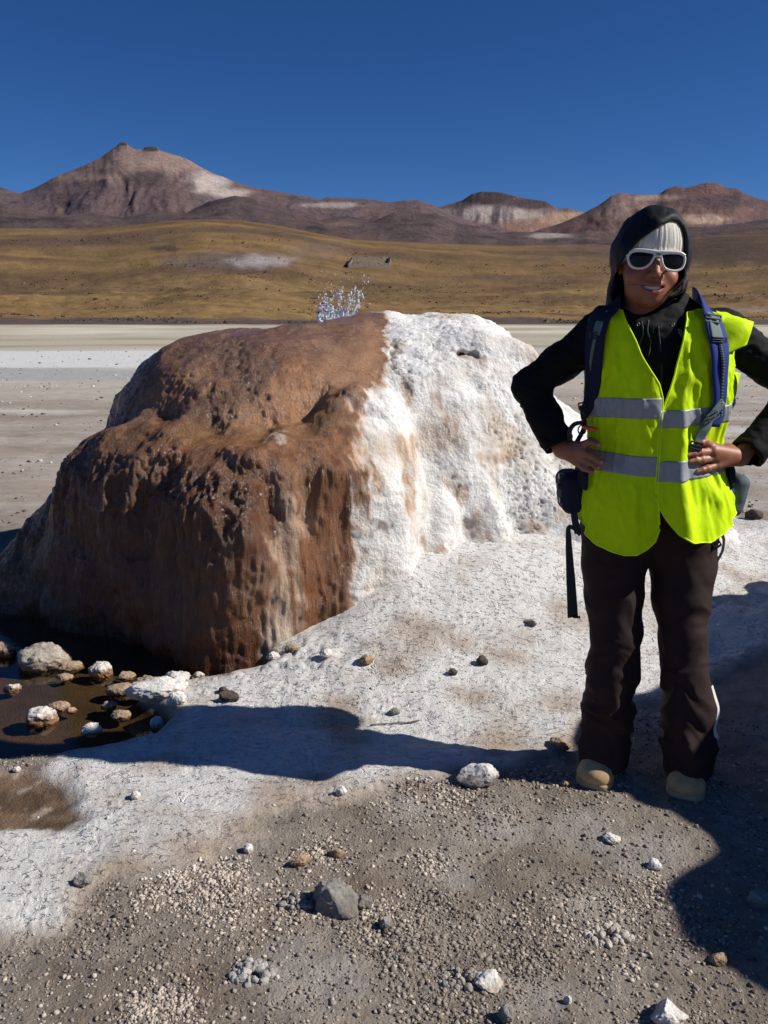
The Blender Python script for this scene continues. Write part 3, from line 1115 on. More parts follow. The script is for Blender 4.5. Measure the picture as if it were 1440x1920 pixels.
COLS = [  # rounded white flowstone columns below the crown
    ((-0.05, 4.06, 0.98), (-0.06, 3.80, 0.68), 0.08, 0.12),
    ((-0.06, 3.80, 0.68), (-0.05, 3.80, 0.08), 0.12, 0.16),
    ((0.08, 4.34, 1.02), (0.15, 4.14, 0.80), 0.05, 0.075),
    ((0.22, 4.26, 0.80), (0.25, 4.10, 0.45), 0.07, 0.11),
    ((0.25, 4.10, 0.45), (0.20, 3.96, 0.14), 0.11, 0.13),
    ((0.46, 4.34, 0.66), (0.50, 4.18, 0.28), 0.09, 0.12),
    ((0.30, 4.12, 0.34), (0.32, 4.06, 0.26), 0.08, 0.09),
    ((0.80, 4.50, 0.50), (0.86, 4.36, 0.22), 0.13, 0.15),
    (P(835, 640, 4.46), P(900, 646, 4.50), 0.01, 0.05),
    (P(900, 646, 4.50), P(985, 668, 4.66), 0.05, 0.05),
    (P(545, 598, 5.22), P(572, 590, 5.24), 0.02, 0.045),
    (P(572, 590, 5.24), P(600, 592, 5.26), 0.045, 0.03),
]
HOLES = [
    (P(745, 708, 4.24), (0.065, 0.07, 0.028)),
    (P(872, 664, 4.40), (0.06, 0.10, 0.018)),
    (P(780, 582, 4.70), (0.085, 0.10, 0.03)),
    (P(1010, 985, 4.52), (0.07, 0.06, 0.05)),
    (P(868, 925, 4.22), (0.04, 0.05, 0.06)),
]


def mound_sdf(Q):
    d = None
    for c, r, p in DOME:
        e = sell(Q, c, r, p)
        d = e if d is None else smin(d, e, 0.12)
    d2 = None
    for c, r, p in TERRACE:
        e = sell(Q, c, r, p)
        d2 = e if d2 is None else smin(d2, e, 0.10)
    q = Q.astype(F32)
    n1 = fbm(q * 2.1 + 3, 3)
    n2 = fbm(q * 6.5 + 9, 3)
    d2 = d2 - 0.02 * fbm(q * 3.3 + 50, 2)
    d = smin(d, d2, 0.03)
    for a, b, ra, rb in COLS:
        d = smin(d, cap(Q, a, b, ra, rb), 0.045)
    flute = fbm(np.stack([q[:, 0] * 4.2, q[:, 1] * 4.2, q[:, 2] * 0.5], 1) + 12, 2)
    d = d - 0.045 * n1 - 0.009 * n2 - 0.045 * flute * sstep(0.95, 0.6, Q[:, 2])
    d = smax(d, -ell(Q, (-0.24, 5.02, 1.40), (0.24, 0.20, 0.12)), 0.03)
    hn = fbm(q * 13 + 3, 3)
    for c, r in HOLES:
        d = smax(d, -(ell(Q, c, r) - 0.035 * hn), 0.012)
    return d


def gz(x, y):
    return base_height(x, y)


mV, mF = surface(mound_sdf, (-2.4, 3.2, -0.16), (2.4, 6.3, 1.72), 0.0098)
mV = smooth_mesh(mV, mF, 1, 0.4)
mN = vnormals(mV, mF)


def star(V):
    """place on the mound as seen from its own core: bearing and height angle"""
    d = V - np.array([MC[0], MC[1], 0.25])
    th = np.arctan2(d[..., 0], -d[..., 1])
    el = np.arctan2(d[..., 2], np.hypot(d[..., 0], d[..., 1]))
    return np.stack([th, el], -1)


_pu, _pv, _pd = project(mV)


def on_mound(u, v):
    k = np.hypot(_pu - u, _pv - v)
    r = max(7.0, k.min() + 5)
    c = np.where(k < r)[0]
    c = c[_pd[c] < _pd[c].min() + 0.12]
    return mV[c[np.argmin(k[c])]]


def mpoly(pts):
    return star(np.array([on_mound(u, v) for u, v in pts]))


ms = star(mV)
mq = mV.astype(F32)
wobv = 0.065 * np.stack([fbm(mq * 5, 3), fbm(mq * 5 + 40, 3)], 1) + 0.03 * np.stack([fbm(mq * 22, 3), fbm(mq * 22 + 40, 3)], 1)
mw = ms + wobv * np.array([0.8, 0.5])
mw[:, 0] += 0.085 * fbm(np.stack([mV[:, 0] * 20, mV[:, 1] * 20, mV[:, 2] * 3.2], 1) + 5, 3)
edge = mpoly([(712, 586), (718, 620), (722, 655), (726, 690), (705, 722), (672, 752), (662, 800), (668, 850), (674, 900), (668, 960), (654, 1000), (664, 1040), (666, 1090), (664, 1140), (655, 1185)])
bpoly = np.vstack([[[edge[0, 0] - 0.1, 1.6]], edge, [[edge[-1, 0], -0.6], [-2.9, -0.6], [-2.9, 1.6]]])
dB = sdpoly(mw, bpoly)
brown = sstep(0.02, -0.02, dB)
back = sstep(-2.2, -1.8, ms[:, 0])


def stroke(pts, wd, soft=0.6):
    p = mpoly(pts)
    d = np.full(len(mV), 9.0)
    for i in range(len(p) - 1):
        a, b = p[i], p[i + 1]
        e = b - a
        tt = np.clip(((mw - a) @ e) / (e @ e + 1e-9), 0, 1)
        d = np.minimum(d, np.sqrt((((mw - a) - tt[:, None] * e) ** 2).sum(1)))
    return sstep(wd * (1 + soft), wd * (1 - soft), d)


up = mN[:, 2]
# ---- colours of the deposit, with some light and shade painted in
vst = np.stack([mV[:, 0] * 26, mV[:, 1] * 26, mV[:, 2] * 4.5], 1)     # streaks run downhill
runs = fbm(vst + 3, 4)
broad = fbm(np.stack([mV[:, 0] * 4, mV[:, 1] * 4, mV[:, 2] * 1.2], 1), 3)
bc = mix(S(160, 110, 70), S(110, 68, 40), sstep(-0.25, 0.35, runs))
bc = mix(bc, S(188, 142, 104), 0.75 * sstep(0.05, 0.4, broad) * sstep(0.6, 1.0, mV[:, 2]))
bc = mix(bc, S(82, 47, 24), 0.8 * sstep(0.95, 0.7, mV[:, 2]))  # lower tier's darker brown, deepened further to stand in for shade
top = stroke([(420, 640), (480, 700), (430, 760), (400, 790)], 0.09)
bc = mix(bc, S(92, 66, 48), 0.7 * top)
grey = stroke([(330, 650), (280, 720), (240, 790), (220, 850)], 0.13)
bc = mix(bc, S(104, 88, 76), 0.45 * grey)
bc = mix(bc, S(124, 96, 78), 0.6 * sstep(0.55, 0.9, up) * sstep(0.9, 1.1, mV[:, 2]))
lit = stroke([(700, 620), (640, 700), (560, 760), (480, 800)], 0.12)  # sunlit flank of the dome painted paler into the brown
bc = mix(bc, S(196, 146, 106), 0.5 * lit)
shelf = stroke([(640, 775), (560, 815), (450, 818), (330, 818)], 0.05)
bc = mix(bc, S(128, 92, 56), 0.7 * shelf)
ws = stroke([(543, 950), (540, 1050), (533, 1130), (524, 1215)], 0.03, 0.9)
bc = mix(bc, S(204, 188, 170), 0.9 * ws * sstep(-0.7, 0.0, runs + 0.25))
bc = mix(bc, S(150, 112, 84), 0.6 * stroke([(548, 900), (545, 1000), (505, 1150)], 0.05, 0.9))
bc = mix(bc, S(200, 186, 172), 0.75 * stroke([(515, 812), (520, 824)], 0.014))
bc = mix(bc, S(150, 100, 62), 0.45 * stroke([(610, 880), (600, 1000), (590, 1180)], 0.06, 0.8))

wc = mix(S(234, 232, 229), S(210, 202, 191), sstep(0.0, 0.5, fbm(mq * 3.2 + 2, 4)))
pits_t = sstep(0.08, 0.42, fbm(mq * 3.0 + 77, 4))
wc = mix(wc, S(196, 172, 148), 0.55 * pits_t)
wc = mix(wc, S(222, 206, 184), 0.6 * sstep(0.05, 0.4, fbm(np.stack([mV[:, 0] * 6, mV[:, 1] * 6, mV[:, 2] * 1.6], 1) + 60, 3)) * sstep(0.9, 0.6, mV[:, 2]))
tanc = S(176, 138, 106)
for pts_, wd in (([(762, 730), (775, 800), (768, 900), (770, 980), (785, 1025)], 0.022), ([(745, 820), (757, 900)], 0.012), ([(820, 750), (845, 800)], 0.022), ([(850, 905), (880, 960), (905, 1000)], 0.03),
                 ([(930, 840), (960, 850), (890, 850)], 0.024), ([(1020, 960), (1000, 985)], 0.03), ([(700, 850), (690, 940)], 0.016), ([(900, 690), (960, 700), (860, 670)], 0.02), ([(830, 1030), (800, 1045)], 0.02)):
    wc = mix(wc, tanc, 0.8 * stroke(pts_, wd * 1.25, 0.95) * sstep(-0.45, 0.25, fbm(mq * 9 + 5, 4)))
dark = stroke([(742, 640), (738, 680), (752, 705), (770, 740)], 0.022, 0.8)
wc = mix(wc, S(92, 74, 66), 0.85 * dark * sstep(-0.45, 0.2, fbm(mq * 30, 3)))
for pts_, wd in (([(870, 912), (862, 950)], 0.014), ([(695, 870), (700, 920)], 0.012), ([(720, 985), (700, 975)], 0.01), ([(850, 820), (830, 790)], 0.012)):
    wc = mix(wc, S(120, 92, 74), 0.7 * stroke(pts_, wd, 0.9) * sstep(-0.3, 0.2, fbm(mq * 30, 3)))
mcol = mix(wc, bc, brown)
mcol = mix(mcol, S(176, 138, 108), 0.65 * np.exp(-(dB / 0.035) ** 2) * sstep(-0.4, 0.2, fbm(mq * 14 + 4, 3)))
rim_d = np.hypot(mV[:, 0] + 0.24, (mV[:, 1] - 5.02) * 1.2)
mcol = mix(mcol, S(120, 100, 90), 0.8 * sstep(0.42, 0.30, rim_d) * sstep(1.25, 1.32, mV[:, 2]))
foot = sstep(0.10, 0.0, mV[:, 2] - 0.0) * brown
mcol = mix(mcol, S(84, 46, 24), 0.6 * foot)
# ---- relief
steep = sstep(0.95, 0.55, np.abs(up))
low = sstep(1.0, 0.75, mV[:, 2])
drip = ridged(np.stack([mV[:, 0] * 22, mV[:, 1] * 22, mV[:, 2] * 2.4], 1) + 0.35 * wobv[:, :1] * 10, 3)
drip2 = fbm(np.stack([mV[:, 0] * 62, mV[:, 1] * 62, mV[:, 2] * 8], 1) + 9, 3)
knob = fbm(mq * 34 + 7, 3)
lump = fbm(mq * 15 + 70, 3)
hang = sstep(0.50, 0.62, mV[:, 2]) * sstep(0.95, 0.82, mV[:, 2]) * sstep(-0.55, -0.75, mV[:, 0])
db = steep * ((0.009 + 0.009 * hang) * (drip - 0.6) * (0.4 + low) + 0.0085 * drip2) + 0.003 * knob + 0.009 * np.maximum(0, top) * (lump + 0.4 * knob) + 0.006 * sstep(0.5, 0.9, up) * lump
f1 = np.full(len(mq), 0.5, F32)
mk = brown < 0.98
f1[mk] = worley((mq * np.array([30, 30, 36], F32) + 0.5 * np.stack([knob, lump, knob], 1))[mk])[0]
pop = sstep(-0.1, 0.3, fbm(mq * 2.6 + 15, 3))
led = mV[:, 2] * 15 + 1.6 * fbm(mq * 3 + 5, 3) + mV[:, 0] * 2
led = np.abs((led % 1.0) - 0.5) * sstep(-0.1, 0.3, fbm(mq * 2 + 88, 3))
cf1, cf2 = np.full(len(mq), 0.5, F32), np.full(len(mq), 0.9, F32)
cf1[mk], cf2[mk] = worley((mq * 7 + 0.8 * np.stack([lump, knob, lump], 1))[mk])
crk = sstep(0.07, 0.0, cf2 - cf1) * sstep(0.0, 0.25, fbm(mq * 2.2 + 61, 3))
mcol = mcol * (1 - 0.35 * crk * (1 - brown))[:, None]
dw = -0.010 * crk - 0.012 * led + 0.005 * knob + 0.008 * lump - 0.007 * pop * np.clip(f1 * 1.4 - 0.2, 0, 1) + 0.002 + 0.010 * np.maximum(0, fbm(mq * 8 + 33, 4))
dark_pit = dark * 0.012 * (1 - f1)
mV = mV + mN * (brown * db + (1 - brown) * (dw - dark_pit))[:, None]
keep = mV[:, 2] > -0.14
t = NT('sinter')
mc = t.attr('Col')
wet = t.attr('Wet', 'Fac')
vec = t.coord((1, 1, 0.16))
st = t.noise(95, 6, 0.72, vec)
kn = t.noise(120, 6, 0.72)
tone = t.n('ShaderNodeMix', _0=wet, _2=t.math('MULTIPLY', t.rng(kn, 0.3, 0.7, 0.86, 1.06), t.rng(t.noise(11, 8, 0.75), 0.3, 0.7, 0.84, 1.08)), _3=t.rng(st, 0.3, 0.7, 0.62, 1.3)).outputs[0]
t.set(Base_Color=t.mixc(mc, t.grey(tone), 1.0, 'MULTIPLY'))
t.set(Roughness=t.n('ShaderNodeMix', _0=wet, _2=0.9, _3=t.rng(t.noise(14, 4), 0.35, 0.65, 0.08, 0.28)).outputs[0])
t.set(Specular_IOR_Level=t.n('ShaderNodeMix', _0=wet, _2=0.15, _3=0.6).outputs[0])
amp = t.rng(t.noise(3.1, 5, 0.65), 0.36, 0.62, 0.12, 1.0)
hgt = t.n('ShaderNodeMix', _0=wet, _2=t.math('MULTIPLY', amp, t.math('SUBTRACT', kn, t.math('MULTIPLY', t.voro(58), 0.5))), _3=t.math('ADD', st, t.math('MULTIPLY', t.noise(170, 4), 0.45))).outputs[0]
t.set(Normal=t.bump(hgt, 0.9, 0.012))
wetv = brown * (1 - 0.6 * np.maximum(grey, ws))
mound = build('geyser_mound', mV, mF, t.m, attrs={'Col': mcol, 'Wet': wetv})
tag(mound, 'large dome of brown and white geyser deposit spouting water beside the person', 'geyser mound')

# ---- spouting water
rg = np.random.default_rng(21)
sv, sf = ico(2)
parts = []


def drop(c, r, st=1.0):
    q = sv * np.array([1, 1, st]) * r * (1 + 0.12 * rg.normal(size=(len(sv), 1)))
    ax = rg.normal(size=3) * 0.35
    q = q @ np.array(Matrix.Rotation(np.linalg.norm(ax), 3, Vector(ax))).T
    parts.append((q + c, sf))


BY = 4.95
arcs = [  # jets thrown up out of the basin (start, top, end)
    ((612, 612), (598, 560), (600, 575)), ((618, 612), (612, 556), (604, 552)), ((634, 608), (636, 528), (634, 560)), ((634, 575), (637, 524), (640, 560)),
    ((640, 590), (650, 545), (668, 575)), ((648, 600), (662, 545), (672, 540)), ((660, 600), (676, 560), (684, 515)), ((664, 590), (680, 545), (684, 530)),
    ((622, 600), (625, 560), (614, 575)), ((606, 610), (598, 590), (598, 570)), ((628, 600), (640, 575), (660, 580)),
]
for a, b, c in arcs:
    yy = BY + rg.uniform(-0.08, 0.08)
    pa, pb, pc = P(*a, yy), P(*b, yy), P(*c, yy)
    if yy < BY + 0.05:       # an unbroken strand of water in the lower part of each jet
        st_ = [(1 - s) ** 2 * pa + 2 * s * (1 - s) * pb + s * s * pc + 0.004 * rg.normal(size=3) for s in np.linspace(0, 0.8, 22)]
        parts.append(tube(catmull(st_, 60), np.abs(0.0024 * (1 - np.linspace(0, 0.75, 60)) * (1 + 0.7 * fbm(np.linspace(0, 14, 60)[:, None] * np.array([[1, 0, 0.3]]) + a[0], 2))) + 0.0004, 6))
    for s in np.sort(rg.random(16)):
        p = (1 - s) ** 2 * pa + 2 * s * (1 - s) * pb + s * s * pc
        drop(p + rg.normal(size=3) * np.array([0.010, 0.02, 0.010]), rg.uniform(0.0016, 0.0066) * (1.1 - 0.4 * s), rg.uniform(1, 3.2))
for k in range(640):      # boiling mass at the foot of the jets
    u = rg.normal(634, 18)
    v = 614 - abs(rg.normal(0, 13 if u > 625 else 24))
    if u < 596 or u > 690:
        continue
    drop(P(u, v, BY + rg.normal(0, 0.06)), rg.uniform(0.0016, 0.0068) + 0.004 * (v > 597) * rg.random(), rg.uniform(0.8, 1.8))
for k in range(60):
    drop(P(rg.uniform(590, 696), rg.uniform(508, 600), BY + rg.normal(0, 0.1)), rg.uniform(0.0015, 0.0035))
V, Fl = join(parts)
t = NT('splash_water')
t.set(Base_Color=(0.9, 0.94, 1.0, 1), Roughness=0.03, IOR=1.33, Transmission_Weight=0.4)
splash = build('water_splash', V, Fl, t.m)
tag(splash, 'boiling water splashing up out of the mound top in drops and jets', 'water splash', kind='stuff')
# pool of boiling water in the basin
ph = np.linspace(0, 2 * PI, 40, endpoint=False)
rr = np.linspace(0.0, 0.3, 9)[1:]
V = [[-0.24, 5.02, 1.34]]
for r_ in rr:
    for p_ in ph:
        V.append([-0.24 + r_ * math.cos(p_), 5.02 + r_ / 1.2 * math.sin(p_), 1.34 + 0.012 * rg.normal() * (r_ < 0.28)])
fs = [(0, 1 + i, 1 + (i + 1) % 40) for i in range(40)]
fq = [(1 + k * 40 + i, 1 + (k + 1) * 40 + i, 1 + (k + 1) * 40 + (i + 1) % 40, 1 + k * 40 + (i + 1) % 40) for k in range(7) for i in range(40)]
tag(build('basin_water', np.array(V), [np.array(fs), np.array(fq)], t.m), kind='structure')

# ================================================================== UNSEEN ROCK ADDED BEYOND THE RIGHT EDGE (shaped to cast the broad shade)
def out_sdf(Q):
    d = ell(Q, (3.17, 2.45, -0.1), (1.15, 0.92, 1.82))
    d = smin(d, ell(Q, (3.35, 3.35, -0.1), (1.1, 0.85, 1.58)), 0.25)
    d = smin(d, ell(Q, (3.3, 4.0, -0.1), (1.1, 0.5, 1.0)), 0.2)
    d = smin(d, ell(Q, (3.2, 1.60, -0.1), (1.05, 0.75, 1.80)), 0.2)
    return d - 0.06 * fbm(Q.astype(F32) * 3, 3)


oV, oF = surface(out_sdf, (1.6, 0.5, -0.2), (4.8, 5.0, 2.1), 0.035)
oc = mix(S(190, 180, 168), S(128, 100, 78), sstep(-0.2, 0.3, fbm(oV * 2.2, 4)))
outc = build('added_shade_rock', oV, oF, mound.data.materials[0], attrs={'Col': oc, 'Wet': np.zeros(len(oV))})
tag(outc, kind='structure')

# ================================================================== ROCKS
t = NT('rock')
rc = t.attr('Col')
sp = t.rng(t.noise(120, 6, 0.75), 0.3, 0.7, 0.72, 1.2)
t.set(Base_Color=t.mixc(rc, t.grey(sp), 1.0, 'MULTIPLY'), Roughness=0.9)
t.b.inputs['Specular IOR Level'].default_value = 0.25
t.set(Normal=t.bump(t.math('ADD', t.noise(110, 6, 0.75), t.math('MULTIPLY', t.voro(90), -0.4)), 0.7, 0.006))
M_rock = t.m
_iv, _if = ico(5)
STY = {
    'cap': (S(222, 214, 204), S(140, 104, 76), 0.50),
    'greycap': (S(216, 212, 206), S(118, 112, 106), 0.35),
    'brown': (S(174, 150, 126), S(116, 86, 62), 0.3),
    'speck': (S(178, 168, 154), S(122, 102, 84), 0.2),
    'white': (S(226, 222, 215), S(196, 182, 166), 0.2),
    'grey': (S(150, 146, 140), S(128, 122, 114), 0.3),
    'dark': (S(96, 86, 78), S(70, 60, 52), 0.3),
    'tan': (S(176, 150, 124), S(142, 114, 90), 0.3),
}


def rock(u, v, wpx, hh, style, label, dep=0.75, cuts=0, rough=0.22, cat='rock', name='rock', sink=0.2, rot=None, group=None):
    x, y = Gpt(u, v)
    seed = (u * 7 + v * 13) % 997
    r_ = np.random.default_rng(seed)
    w_ = wpx * y / FPX / ray(u, v)[1] / 2
    Vv = _iv.copy()
    for k in range(cuts):
        n = r_.normal(size=3)
        n[2] = abs(n[2]) * 0.9
        n /= np.linalg.norm(n)
        dd = r_.uniform(0.38, 0.72)
        Vv = Vv - n * np.maximum(0, Vv @ n - dd)[:, None]
    Vv = Vv * (1 + rough * 1.5 * fbm(Vv * 1.3 + seed, 3) + rough * 0.55 * fbm(Vv * 5 + seed, 4) + rough * 0.3 * fbm(Vv * 14 + seed, 3))[:, None]
    top = Vv[:, 2].copy()
    Vv = Vv * np.array([w_, w_ * dep, w_ * 2 * hh * 0.62])
    an = r_.uniform(-0.5, 0.5) if rot is None else rot
    ca, sa = math.cos(an), math.sin(an)
    Vv = np.stack([Vv[:, 0] * ca - Vv[:, 1] * sa, Vv[:, 0] * sa + Vv[:, 1] * ca, Vv[:, 2]], 1)
    gz_ = max(float(GH(x, y)[0]), WATER_Z - 0.012)
    hz = w_ * 2 * hh * 0.62
    cz = gz_ + hz * (1 - 2 * sink)
    Vw = Vv + np.array([x, y, cz])
    a, b, lim = STY[style]
    nz_ = fbm(Vv * (3.0 / w_) + seed, 4)
    c = mix(b, a, sstep(lim - 0.45, lim + 0.35, top + 0.6 * nz_))
    c = mix(c, c * 0.75, sstep(0.1, 0.5, fbm(Vv * (9.0 / w_) + 7, 3)))
    o = build(name, Vw - np.array([x, y, gz_]), _if, M_rock, attrs={'Col': c})
    o.location = (x, y, gz_)
    tag(o, label, cat, group)
    return o


ROCKS = [
    # in and around the pool
    (82, 1226, 104, 0.50, 'speck', 'largest pale speckled boulder in the pool at the foot of the mound', 0.8, 0),
    (8, 1208, 46, 0.8, 'brown', 'brown stone at the left edge behind the pool, against the mound', 0.8, 0),
    (188, 1244, 52, 0.66, 'cap', 'white topped stone in the pool just right of the largest boulder', 0.8, 0),
    (234, 1248, 42, 0.36, 'brown', 'flat brown stone beside the white topped stone near the mound', 0.8, 1),
    (118, 1250, 38, 0.34, 'brown', 'small flat brown stone in the water in front of the largest boulder', 0.8, 1),
    (130, 1232, 56, 0.34, 'brown', 'low reddish brown ledge stone touching the largest boulder', 0.6, 0),
    (20, 1272, 36, 0.6, 'cap', 'small grey and white angular stone alone at the left edge of the pool', 0.8, 4),
    (226, 1276, 58, 0.44, 'brown', 'wide brown stone leftmost of the brown cluster below the mound', 0.7, 0),
    (276, 1262, 54, 0.42, 'brown', 'brown rounded stone topmost of the brown cluster below the mound', 0.7, 0),
    (266, 1280, 44, 0.40, 'brown', 'low brown stone in front of the brown cluster below the mound', 0.7, 0),
    (332, 1268, 62, 0.62, 'cap', 'bright white capped stone between the brown cluster and the white crust', 0.85, 0),
    (373, 1268, 24, 0.5, 'cap', 'tiny white stone just right of the bright white capped stone', 0.8, 0),
    (76, 1328, 66, 0.58, 'cap', 'white crusted rock in the shallow water at the near side of the pool', 0.8, 0),
    (110, 1306, 46, 0.44, 'brown', 'greyish brown stone behind the white crusted rock near the pool edge', 0.7, 0),
    (131, 1310, 22, 0.6, 'tan', 'small upright tan stone beside the greyish brown stone in the pool', 0.8, 0),
    (203, 1302, 32, 0.5, 'brown', 'small brown stone alone in the middle of the shallow pool', 0.8, 0),
    (226, 1320, 42, 0.46, 'brown', 'brown stone at the pool edge left of the long white ledge', 0.8, 0),
    (296, 1306, 104, 0.30, 'white', 'long low white ledge of crust where the pool meets the bank', 0.5, 0),
    (170, 1347, 36, 0.5, 'white', 'pale stone lying in the water within the long shadow', 0.8, 0),
    (293, 1338, 26, 0.8, 'white', 'small rounded pale stone at the upper edge of the long shadow', 0.9, 0),
    (333, 1328, 34, 0.75, 'white', 'larger rounded pale stone at the upper edge of the long shadow', 0.9, 0),
    (432, 1322, 36, 0.62, 'dark', 'dark block standing at the upper edge of the long shadow', 0.9, 4),
    (334, 1290, 26, 0.6, 'white', 'small white knob of crust above the long shadow by the pool', 0.9, 0),
    (421, 1306, 20, 0.5, 'dark', 'small dark stone behind the dark block on the white crust', 0.9, 2),
    (513, 1238, 24, 0.6, 'white', 'small white stone against the foot of the brown flowstone', 0.9, 0),
    (548, 1228, 26, 0.5, 'brown', 'small brown stone beside the white stone at the mound foot', 0.9, 0),
    # on the white crust
    (688, 1248, 26, 0.55, 'tan', 'small tan stone on the white crust below the mound', 0.9, 2),
    (612, 1246, 24, 0.5, 'white', 'white lump on the crust bank left of the small tan stone', 0.9, 0),
    (905, 1243, 24, 0.6, 'dark', 'small grey stone on the white crust below the white slope', 0.9, 2),
    (995, 1147, 24, 0.55, 'grey', 'pale grey stone on the white slope left of the hanging strap', 0.7, 3),
    (848, 1266, 18, 0.6, 'dark', 'tiny dark stone in the middle of the white crust', 0.9, 2),
    (740, 1342, 20, 0.6, 'grey', 'tiny grey stone on the white crust just above the long shadow', 0.9, 2),
    (1052, 1408, 40, 0.42, 'tan', 'reddish brown stone on the ground beside the trouser leg', 0.7, 2),
    (895, 1466, 74, 0.46, 'greycap', 'grey rock with rough white top lying in the edge of the shadow', 0.7, 1),
    (640, 1498, 20, 0.8, 'white', 'small white stone on the crust between shadow and gravel', 0.9, 0),
    (255, 1502, 18, 0.7, 'white', 'small white pebble stone on the crust near the brown mud patch', 0.9, 0),
    (466, 1598, 18, 0.9, 'white', 'small white stone at the pointed tip of the crust', 0.9, 0),
    (157, 1662, 38, 0.5, 'grey', 'flat grey stone on the white crust at the left', 0.8, 2),
    (32, 1443, 14, 0.7, 'white', 'tiny white stone at the left edge of the brown mud', 0.9, 0),
    # on the gravel
    (627, 1706, 92, 0.62, 'grey', 'large angular grey rock half sunk in the gravel in front', 0.8, 6),
    (681, 1700, 34, 0.85, 'grey', 'small grey rock right beside the large angular rock', 0.8, 4),
    (592, 1682, 24, 0.7, 'tan', 'small pale stone behind the left side of the large angular rock', 0.8, 3),
    (563, 1622, 38, 0.5, 'tan', 'pale tan stone among the white pebbles behind the large rock', 0.7, 3),
    (633, 1606, 34, 0.45, 'tan', 'flat brown chip of stone right of the white pebbles', 0.6, 3),
    (915, 1846, 56, 0.5, 'white', 'pale angular stone low in the middle of the gravel', 0.8, 4),
    (724, 1736, 26, 0.8, 'grey', 'small dark grey stone in the gravel right of the large angular rock', 0.8, 3),
    (1252, 1910, 70, 0.5, 'white', 'white stone cut by the bottom edge of the picture', 0.8, 3),
    (952, 1912, 36, 0.7, 'grey', 'pale round stone at the bottom edge left of the white stone', 0.8, 1),
    (1064, 1882, 16, 0.9, 'white', 'tiny bright stone in the gravel near the bottom edge', 0.9, 1),
    (1226, 1622, 30, 0.5, 'white', 'pale stone in the gravel below the left boot', 0.8, 2),
    (1146, 1576, 34, 0.35, 'white', 'flat pale patch stone in the gravel below the boots', 0.8, 1),
    (1345, 1802, 36, 0.5, 'tan', 'tan stone in the gravel at the lower right', 0.8, 2),
    (1422, 1692, 46, 0.6, 'grey', 'grey lump at the lower edge of the dark shade at right', 0.8, 2),
    (1148, 1462, 20, 0.8, 'brown', 'small brown stone touching the inner side of the right boot', 0.8, 2),
    (1060, 1472, 18, 0.6, 'tan', 'small tan stone just left of the right boot toe', 0.8, 2),
    # far side
    (1412, 976, 34, 0.5, 'dark', 'dark stone lying on the flat right of the vest', 0.8, 2),
]
for k, q in enumerate(ROCKS):
    s_ = 0.90 if k < 17 else 1.0
    rock(q[0], q[1], q[2] * s_, q[3] * s_, q[4], q[5], dep=q[6], cuts=q[7])


def clump(u, v, n, spread, r0, col, label):
    """a heap of small nodules stuck together"""
    x, y = Gpt(u, v)
    r_ = np.random.default_rng(int(u * 3 + v))
    base, bf = ico(3)
    parts, cs = [], []
    gz_ = float(GH(x, y)[0])
    px_ = y / FPX / ray(u, v)[1]
    for k in range(n):
        a, q = r_.uniform(0, 2 * PI), spread * px_ * math.sqrt(r_.random())
        rr_ = r0 * px_ * r_.uniform(0.6, 1.3)
        c = np.array([q * math.cos(a), q * 0.7 * math.sin(a), rr_ * 0.1 + max(0, (1 - q / (spread * px_)) * r0 * px_ * 1.2)])
        s = r_.uniform(0, 90)
        parts.append((base * rr_ * (1 + 0.45 * fbm(base * 1.6 + s, 3) + 0.12 * fbm(base * 6 + s, 2))[:, None] * r_.uniform(0.6, 1.15, 3) + c, bf))
        cs.append(np.tile(mix(S(*col), S(226, 220, 212), np.array([r_.random() * 0.5]))[0], (len(base), 1)))
    V, Fl = join(parts)
    o = build('nodule_clump', V, Fl, M_rock, attrs={'Col': np.vstack(cs)})
    o.location = (x, y, gz_)
    tag(o, label, 'stone')


clump(470, 1828, 70, 42, 8, (150, 146, 142), 'knobbly grey clump of nodules in the gravel at lower left')
clump(562, 1690, 50, 34, 7, (132, 120, 108), 'dark knobbly clump of nodules left of the large angular rock')
clump(1140, 1752, 40, 44, 7, (178, 168, 156), 'pale clump of nodules in the gravel at lower right')
clump(865, 1838, 44, 38, 7, (122, 112, 102), 'dark nodules crowded behind the pale angular stone')

# thin stick on the crust
tw = catmull([np.array([*Gpt(u, v), 0]) for u, v in ((694, 1369), (728, 1364), (760, 1361), (785, 1358))], 20)
tw[:, 2] = GH(tw[:, 0], tw[:, 1]) + 0.006
V, Fl = tube(tw, np.linspace(0.0022, 0.0032, 20), 6)
tag(build('twig', V, Fl, plain('dry_wood', S(112, 100, 88), 0.8, 0.2, 0.2)), 'thin dry stick lying on the white crust above the long shadow', 'stick')

# ---- gravel of the foreground (beyond counting)
rg = np.random.default_rng(77)
ih, fh = ico(2)
il, fl_ = ico(1)


